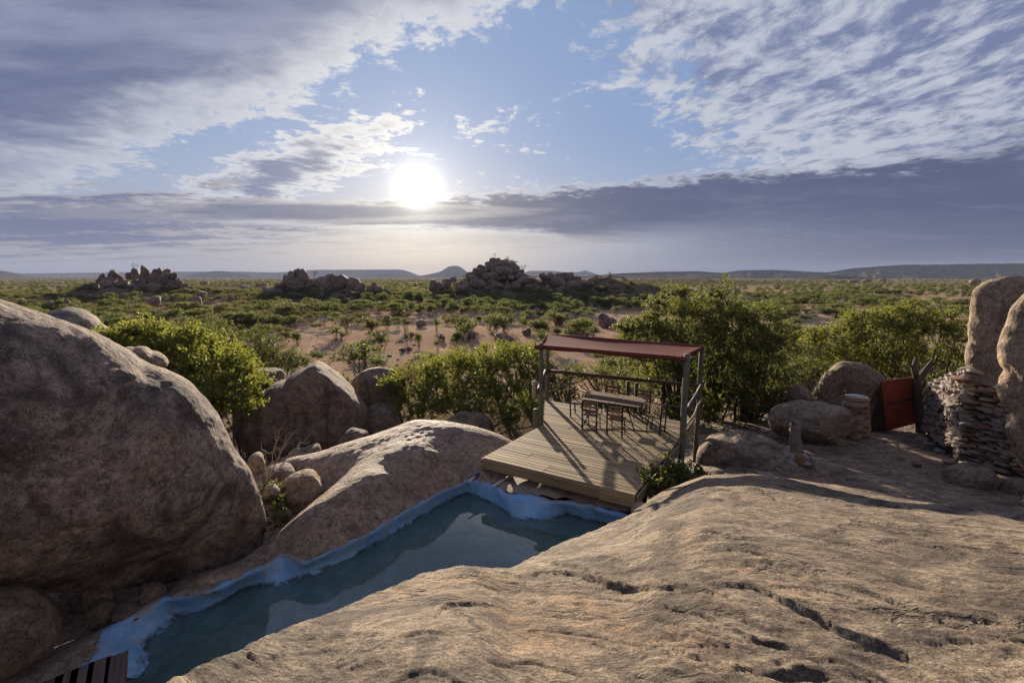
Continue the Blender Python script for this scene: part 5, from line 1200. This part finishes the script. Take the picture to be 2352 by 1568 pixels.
# dense bush on the slope behind the rock bank; its tops stand farther down the slope
bush('leafy_bush', 'dense green bush filling the slope between rock bank and deck', [gb(960, 20), gb(1060, 21), gb(1160, 22), gb(1220, 23), gb(1100, 19)],
     [cl(955, 878, 20.5, 1.2, .8), cl(1040, 860, 22.5, 1.6, 1.1), cl(1110, 858, 23.5, 1.7, 1.2), cl(1180, 845, 25, 1.8, 1.3), cl(925, 915, 19, 1.0, .75), cl(1000, 915, 20, 1.4, .9), cl(1090, 915, 20.5, 1.5, 1.0), cl(1170, 920, 21, 1.4, 1.0), cl(1230, 890, 23, 1.3, 1.2), cl(1140, 812, 26, 1.0, .6), cl(1225, 812, 26.5, 1.2, .6), cl(1000, 957, 18, 1.2, .55), cl(1120, 965, 17.8, 1.2, .55), cl(1215, 960, 18.2, 1.0, .8), cl(902, 885, 19, .55, .4), cl(1060, 940, 18.6, 1.2, .6)],
     5400, 20, .088, 103, M['leafy'], twl=.38, nb=80, spray=1.7)
bush('leafy_bush', 'tangled open bush behind the back rail of the deck', [gb(1300, 21), gb(1400, 21.5), gb(1480, 20)],
     [cl(1290, 880, 23, 1.5, 1.0), cl(1360, 885, 23, 1.5, .9), cl(1430, 875, 22, 1.4, 1.0), cl(1280, 930, 21, 1.4, .9), cl(1370, 940, 20.5, 1.4, .8), cl(1470, 920, 20, 1.3, 1.0), cl(1330, 980, 19, 1.3, .6), cl(1450, 985, 19, 1.3, .6)],
     2200, 16, .085, 104, M['leaf'], twl=.42, nb=100, spray=2.0)
# the big tree right of the deck
bush('thorny_tree', 'big dark green tree rising over the back corner of the deck', [gb(1560, 19), gb(1640, 18.6), gb(1700, 18.4), gb(1600, 20)],
     [cl(1480, 770, 19.5, 1.0, .8), cl(1560, 740, 19.5, 1.4, .9), cl(1640, 735, 19, 1.4, .95), cl(1720, 750, 19, 1.3, .95), cl(1500, 830, 19, 1.2, .9), cl(1590, 810, 18.6, 1.5, 1.2), cl(1690, 810, 18.4, 1.5, 1.2), cl(1770, 800, 18.8, 1.1, 1.0), cl(1550, 880, 18.4, 1.3, 1.0), cl(1650, 880, 18, 1.4, 1.2), cl(1740, 870, 18.2, 1.2, 1.1), cl(1810, 850, 18.8, .8, .8), cl(1690, 940, 17.6, 1.2, .8), cl(1760, 930, 17.8, .8, .7), cl(1600, 950, 17.6, 1.1, .8),
      cl(1660, 655, 19.2, .30, .45), cl(1650, 690, 19.2, .4, .4), cl(1550, 680, 19.6, .55, .35), cl(1440, 760, 19.6, .5, .35), cl(1500, 705, 19.6, .4, .3), cl(1760, 720, 19, .5, .4)],
     6400, 18, .092, 105, M['leaf'], cat='tree', twl=.36, nb=120, r0=.08, spray=1.8)
bush('thorny_tree', 'spreading light green tree beside the tall granite pillar', [gb(2010, 22.5), gb(2080, 22), gb(2000, 22), gb(2130, 22)],
     [cl(1920, 790, 22.5, 1.4, .9), cl(2000, 770, 22.5, 1.6, 1.1), cl(2090, 760, 22.3, 1.6, 1.0), cl(2160, 770, 22, 1.3, 1.0), cl(1960, 830, 22, 1.5, .8), cl(2060, 825, 22, 1.6, .8), cl(2150, 830, 22, 1.3, .8), cl(2205, 800, 22, .8, .9), cl(1880, 800, 22.8, .7, .6), cl(2060, 725, 22.4, .8, .4), cl(2110, 705, 22.4, .5, .35), cl(1990, 735, 22.5, .7, .4), cl(2180, 735, 22, .7, .4), cl(1960, 875, 21.6, 1.2, .5), cl(2080, 870, 21.6, 1.2, .5)],
     3900, 17, .095, 106, M['leafy'], cat='tree', twl=.4, nb=80, r0=.09, spray=1.7)
bush('leafy_bush', 'dusty scrub behind the low grey rock near the sink', [gb(1790, 20), gb(1850, 20.5)],
     [cl(1790, 870, 20, 1.0, .7), cl(1850, 850, 20.5, 1.0, .8), cl(1830, 820, 21, .9, .7), cl(1770, 910, 19.4, .9, .5)], 900, 14, .07, 107, M['leafd'], twl=.4, nb=60)
# herb under the deck corner and small plants in the gully
p_ = PZ(1520, 1120, -.75)
bush('creeper_plant', 'broad-leaved green creeper growing up beside the deck corner', (p_.x + .1, p_.y + .3, -1.1),
     [(*PY(1505, 1110, 9.35)[:], .33, .33, .28), (*PY(1545, 1105, 9.9)[:], .42, .40, .30), (*PY(1585, 1098, 10.4)[:], .36, .36, .25), (*PY(1510, 1135, 9.1)[:], .28, .28, .22), (*PY(1555, 1130, 9.7)[:], .4, .4, .25), (*PY(1535, 1075, 10.2)[:], .22, .22, .18)],
     520, 9, .10, 108, M['leaf'], cat='plant', twl=.2, nb=18, r0=.012)
p_ = PZ(640, 1180, -.9)
bush('gully_plant', 'small dark green plant in the shaded gully beside the huge boulder', (p_.x, p_.y, -1.0),
     [(*PY(628, 1165, 8.6)[:], .22, .22, .2), (*PY(650, 1190, 8.3)[:], .25, .25, .15), (*PY(632, 1205, 8.1)[:], .18, .18, .15), (*PY(625, 1130, 9.0)[:], .18, .18, .2)], 120, 9, .07, 109, M['leafd'], cat='plant', twl=.14, nb=12, r0=.008)
# bare twiggy shrub in the gully
tw = empty('bare_shrub', PY(620, 1090, 9.2)); tag(tw, 'leafless pale twiggy shrub in the gully before the stained boulder', 'shrub')
r = np.random.default_rng(3); paths = []
for (x, y) in ((640, 1000), (635, 1010), (690, 1015), (700, 1012), (660, 1010), (610, 1035), (650, 1030)):
    a = np.array(PY(612, 1105, 9.2)[:]); e = np.array(PY(x, y, 9.4)[:]); t = np.linspace(0, 1, 7)[:, None]
    P = a + (e - a) * t + r.normal(size=(7, 3)) * .03 * np.sin(np.pi * t); paths.append((P, np.linspace(.011, .004, 7)))
    for k in range(3):
        s0 = P[4 + k % 3]; e2 = s0 + (e - a) * .18 + r.normal(size=3) * .13; paths.append((np.stack([s0, (s0 + e2) / 2 + r.normal(size=3) * .02, e2]), np.array([.005, .004, .003])))
V, Fc = tubes_np(paths, 5); put_in('twigs', mesh_np('twigs', V, Fc, M['palebark']), tw)

# ---- trees of the plain: a few kinds, copied; each copy a thing with trunk and crown
def proto(kind, seed):
    r = random.Random(seed); cls = []
    if kind == 'flat':                    # many-stemmed with layered flat pads
        for k in range(9): a = r.uniform(0, 6.28); d = r.uniform(.2, 1.25); cls.append((d * math.cos(a), d * math.sin(a), r.uniform(1.6, 2.7) - d * .25, r.uniform(.5, .8), r.uniform(.5, .8), r.uniform(.22, .34)))
    elif kind == 'round':
        for k in range(8): a = r.uniform(0, 6.28); d = r.uniform(.1, .9); cls.append((d * math.cos(a), d * math.sin(a), r.uniform(.9, 2.3), .65, .65, .5))
    else:                                  # low shrub
        for k in range(7): a = r.uniform(0, 6.28); d = r.uniform(.1, 1.2); cls.append((d * math.cos(a), d * math.sin(a), r.uniform(.5, 1.2), .6, .6, .42))
    V, Fc, T, G_, tl = foliage(cls, 330, 8, .16, seed, twl=.36, shell=.25)
    base = [(r.uniform(-.25, .25), r.uniform(-.25, .25), -.15) for _ in range(4)]
    Vs, Fs = stems(base, T, seed, 12, .034, 60, G_, tl, .010)
    return (V, Fc), (Vs, Fs)
KINDS = {}
for nm, kind, leaf, lab in (('flat_topped_tree', 'flat', 'leafg', 'small green tree with layered flat crown on the plain'), ('round_tree', 'round', 'leafg', 'small rounded green tree on the plain'),
                            ('olive_tree', 'round', 'leafo', 'dull olive-brown rounded tree on the plain'), ('low_shrub', 'low', 'leafo', 'low spreading brownish shrub on the plain'), ('green_shrub', 'low', 'leafg', 'low spreading fresh green shrub on the plain')):
    KINDS[nm] = []
    for v_ in range(3):
        (V, Fc), (Vs, Fs) = proto(kind, hash_ := (len(KINDS) * 10 + v_ + 200))
        KINDS[nm].append((mesh_np('crown', V, Fc, M[leaf], False), mesh_np('trunk', Vs, Fs, M['bark']), lab, (V, Fc)))
HT = {'flat_topped_tree': 2.9, 'round_tree': 2.8, 'olive_tree': 2.8, 'low_shrub': 1.6, 'green_shrub': 1.6}
cand = []                                   # (apparent size, kind, x, y, z, scale xy, scale z, fixed)
rt = random.Random(77)
def add_tree(kind, x, y, z, sxy, sz_, fixed=False):
    cand.append(((HT[kind] * sz_) / max(y, 1) + (1 if fixed else 0), kind, x, y, z, sxy, sz_))
for (tr, lst) in ((z4, [(360, 880, 190, 210), (500, 865, 175, 180), (900, 818, 165, 180), (960, 828, 120, 110), (180, 792, 175, 210), (60, 722, 150, 160), (440, 695, 165, 250), (660, 662, 125, 150), (805, 608, 120, 120), (890, 642, 115, 120), (1015, 618, 85, 90), (1135, 632, 130, 170), (955, 528, 95, 110), (1270, 712, 90, 95), (1430, 702, 110, 150), (1640, 722, 150, 160), (1890, 578, 185, 170), (1185, 968, 175, 240), (1640, 832, 110, 90), (1765, 882, 185, 150), (1960, 932, 150, 90), (2160, 882, 150, 180), (2270, 722, 145, 150), (2060, 642, 120, 190), (1950, 712, 130, 110), (1540, 690, 130, 130), (300, 640, 130, 190), (150, 660, 120, 170), (690, 610, 100, 140)]),
                  (z5, [(680, 832, 160, 150), (255, 948, 150, 160), (645, 982, 145, 120), (545, 978, 125, 110), (585, 892, 155, 100), (340, 852, 95, 90), (1250, 822, 155, 150), (1350, 902, 175, 150), (1425, 988, 145, 190), (1540, 1022, 110, 110), (1700, 832, 155, 190), (1480, 802, 125, 130), (1270, 1032, 155, 190), (1700, 1062, 170, 210), (90, 1140, 220, 180), (840, 682, 115, 140), (950, 722, 95, 110), (1590, 762, 105, 130), (1860, 692, 160, 210), (500, 840, 110, 180), (1100, 780, 110, 120), (300, 780, 140, 150), (150, 760, 110, 140), (1050, 1000, 210, 360), (900, 960, 160, 250), (450, 940, 160, 160), (1560, 640, 120, 150), (1940, 780, 130, 160)])):
    for (x, y, h, wd) in lst:
        px, py = tr(x, y); p = on_ground(px, py); k = F / (p.y * math.cos(PITCH)) ; s = tr(1, 0)[0] - tr(0, 0)[0]
        hm, wm = h * s / k, wd * s / k
        kind = 'low_shrub' if (wd > 300 or h < 85) else rt.choice(['flat_topped_tree', 'flat_topped_tree', 'round_tree', 'olive_tree'])
        add_tree(kind, p.x, p.y, p.z - .05, wm / 2.7 * .9, hm / HT[kind], True)
clear_xy = ZCLEAR
sp = np.random.default_rng(5); placed = 0
def vis(px_, y, z): return True
N = 12500
az = sp.uniform(R(-53), R(53), N); y = np.where(sp.uniform(size=N) < .45, sp.uniform(0, 1, N) ** .7 * 290 + 40, 300 * np.exp(sp.uniform(0, 1, N) ** .8 * 2.2)); x = y * np.tan(az)
okc = ~inside(np.c_[x, y], clear_xy) | (sp.uniform(size=N) < .07)
dens = fbm(np.c_[x / 40, y / 40, x * 0], 3, 55); okd = dens > np.where(x > 25, -0.28, -.5)
rr2 = np.hypot(x, y - 4); okn = rr2 > 30
openr = (x > 60) & (y < 330) & (fbm(np.c_[x / 60, y / 25, x * 0], 2, 66) > .28)
ok = okc & okd & okn & ~openr
x, y = x[ok], y[ok]; zg = ground_z(np.c_[x, y]); kk = sp.uniform(size=len(x)); tone = fbm(np.c_[x / 60, y / 60, x * 0], 2, 88)
nearT = sp.uniform(size=len(x))
for i in range(len(x)):
    on_hill = zg[i] > PLAIN + 2.2
    if on_hill:
        if zg[i] > PLAIN + 7 or kk[i] < .3: continue
        kind = 'low_shrub' if kk[i] < .75 else 'green_shrub'
    else:
        if x[i] < 25 and tone[i] > 0: kind = ('olive_tree', 'low_shrub', 'flat_topped_tree')[int(kk[i] * 3)]
        else: kind = ('flat_topped_tree', 'round_tree', 'green_shrub', 'flat_topped_tree')[int(kk[i] * 4)]
    s = float(sp.uniform(.75, 1.45)) * (1.25 if y[i] < 330 else 1.6)
    add_tree(kind, float(x[i]), float(y[i]), float(zg[i]) - .1, s * float(sp.uniform(.9, 1.3)), s)
hills = np.random.default_rng(8)
for (mx, my, mr, mh) in MOUNDS[:6]:                # scrub on the koppies
    n = int(mr * 5)
    for q in range(n):
        a, d = hills.uniform(0, 6.28), mr * hills.uniform(.3, 1.2); hx, hy = mx + d * math.cos(a), my + d * math.sin(a) * .7
        s = float(hills.uniform(.35, .85)); add_tree(['low_shrub', 'low_shrub', 'low_shrub', 'green_shrub'][q % 4], hx, hy, gz(hx, hy) - .1, s * 1.2, s)
cand.sort(key=lambda c: -c[0])
# the 300 that show largest of each rank are things; the rest read as one mass of bush
NB = 300
LOOK = {'flat_topped_tree': 'green tree with layered flat crown', 'round_tree': 'rounded green tree', 'olive_tree': 'rounded olive-brown tree', 'low_shrub': 'spreading brownish shrub', 'green_shrub': 'spreading fresh green shrub'}
for c in cand[:NB]:
    _, kind, x_, y_, z_, sxy, sz_ = c
    cm, tm, lab, _q = KINDS[kind][rt.randrange(3)]
    root = empty(kind, (x_, y_, z_), rt.uniform(0, 6.28)); root.scale = (sxy, sxy, sz_); zn = zone(x_, y_); sz_w = 'tall' if HT[kind] * sz_ > 4.3 else ('mid-sized' if HT[kind] * sz_ > 3.0 else 'small'); tag(root, '%s %s %s' % (sz_w, LOOK[kind], zn), 'shrub' if 'shrub' in kind else 'tree', '%s %ss %s' % (sz_w, kind.replace('_', ' '), zn))
    for nm, me in (('crown', cm), ('trunk', tm)): link(nm, me, root)
# mass of far bush, nobody could count it: points that carry the same crowns
rest = cand[NB:]
def scatter_nodes(src):
    ng = bpy.data.node_groups.new('bush_scatter', 'GeometryNodeTree')
    ng.interface.new_socket('Geometry', in_out='INPUT', socket_type='NodeSocketGeometry'); ng.interface.new_socket('Geometry', in_out='OUTPUT', socket_type='NodeSocketGeometry')
    gi = ng.nodes.new('NodeGroupInput'); go = ng.nodes.new('NodeGroupOutput'); ip = ng.nodes.new('GeometryNodeInstanceOnPoints'); oi = ng.nodes.new('GeometryNodeObjectInfo')
    oi.inputs['Object'].default_value = src; oi.transform_space = 'ORIGINAL'
    def attr(nm):
        a = ng.nodes.new('GeometryNodeInputNamedAttribute'); a.data_type = 'FLOAT_VECTOR'; a.inputs['Name'].default_value = nm; return a.outputs[0]
    L = ng.links.new
    L(gi.outputs[0], ip.inputs['Points']); L(oi.outputs['Geometry'], ip.inputs['Instance']); L(attr('rot'), ip.inputs['Rotation']); L(attr('siz'), ip.inputs['Scale']); L(ip.outputs[0], go.inputs[0])
    return ng
FARN = {'flat_topped_tree': ('far_flat_trees', 'far flat-crowned trees that merge over the plain'), 'round_tree': ('far_round_trees', 'far rounded trees that merge over the plain'), 'olive_tree': ('far_olive_trees', 'far olive-brown trees that merge over the plain'), 'low_shrub': ('far_scrub', 'far brown scrub covering plain and koppies'), 'green_shrub': ('far_green_scrub', 'far green scrub covering the plain')}
for kind, (nm, lab) in FARN.items():
    for v_ in range(2):
        pts = [c for i, c in enumerate(rest) if c[1] == kind and i % 2 == v_]
        if not pts: continue
        cm = KINDS[kind][v_][0]
        src = next((ob for ob in COL.objects if ob.type == 'MESH' and ob.data == cm), None)
        if src is None:
            c = pts.pop(0); root = empty(kind, c[2:5]); root.scale = (c[5], c[5], c[6]); tag(root, KINDS[kind][v_][2], 'shrub' if 'shrub' in kind else 'tree', kind.replace('_', ' ') + 's of the plain'); src = link('crown', cm, root); link('trunk', KINDS[kind][v_][1], root)
        me = bpy.data.meshes.new(nm); A = np.array([c[2:5] for c in pts], np.float32); me.vertices.add(len(A)); me.vertices.foreach_set('co', A.ravel())
        ra = me.attributes.new('rot', 'FLOAT_VECTOR', 'POINT'); rv = np.zeros((len(A), 3), np.float32); rv[:, 2] = sp.uniform(0, 6.28, len(A)); ra.data.foreach_set('vector', rv.ravel())
        sa_ = me.attributes.new('siz', 'FLOAT_VECTOR', 'POINT'); sa_.data.foreach_set('vector', np.array([(c[5], c[5], c[6]) for c in pts], np.float32).ravel())
        o = link(nm, me); tag(o, lab, 'bush', kind='stuff'); md = o.modifiers.new('scatter', 'NODES'); md.node_group = scatter_nodes(src)
print('trees', len(cand), 'rest', len(rest))
# bare trees on the koppie tops
def bare_tree(px, py, Y, h, seed, lab):
    b = PY(px, py, Y); root = empty('bare_tree', b); tag(root, lab, 'tree'); r = np.random.default_rng(seed); paths = []; crown = []
    def grow(p, d, L, rad, dep, acc_):
        e = p + d * L; acc_.append((np.stack([p, (p + e) / 2 + r.normal(size=3) * L * .08, e]), np.array([rad, rad * .8, rad * .6])))
        if dep:
            for _ in range(3): dd = d + r.normal(size=3) * .55; dd[2] += .1; grow(e, dd / np.linalg.norm(dd), L * .68, rad * .58, dep - 1, crown)
    grow(np.zeros(3), np.array([0.05, 0, 1.0]), h * .34, h * .035, 4, paths)
    V, Fc = tubes_np(paths, 5); link('trunk', mesh_np('trunk', V, Fc, M['bark']), root); V, Fc = tubes_np(crown, 3); link('crown', mesh_np('crown', V, Fc, M['bark']), root)
q = z5(690, 165); bare_tree(*q, 262, 5.5, 1, 'bare tree standing on the shoulder of the highest koppie'); q = z5(525, 105); bare_tree(*q, 262, 4, 2, 'leafless shrub on the very crown of the highest koppie')
q = z5(865, 280); bare_tree(*q, 258, 6, 3, 'bare tree leaning out at the foot of the highest crags'); q = z6(985, 190); bare_tree(*q, 246, 5, 4, 'bare-branched tree on top of the jagged koppie'); q = z4(670, 185); bare_tree(*q, 238, 5.5, 5, 'bare tree in the saddle of the double-humped koppie')
q = z5(1870, 400); bare_tree(*q, 236, 7, 6, 'bare tree on the end of the long low koppie'); q = z5(2165, 520); bare_tree(*q, 225, 7, 7, 'bare pale tree past the end of the long low koppie')

# ---- haze
hb = bmesh.new(); add_box(hb, (-13500, -12600, -14), (13500, 13500, 330))
hm = bpy.data.materials.new('haze'); hm.use_nodes = True; t = NT(hm.node_tree); t.n.clear(); o_ = t.new('ShaderNodeOutputMaterial'); pv = t.new('ShaderNodeVolumePrincipled')
pv.inputs['Color'].default_value = (0.33, 0.39, 0.54, 1); pv.inputs['Density'].default_value = 0.000055; pv.inputs['Anisotropy'].default_value = 0.15
t.l.new(pv.outputs[0], o_.inputs['Volume'])
tag(bm_obj('haze', hb, hm), 'thin bluish air between the viewer and the hills', 'haze', kind='stuff')
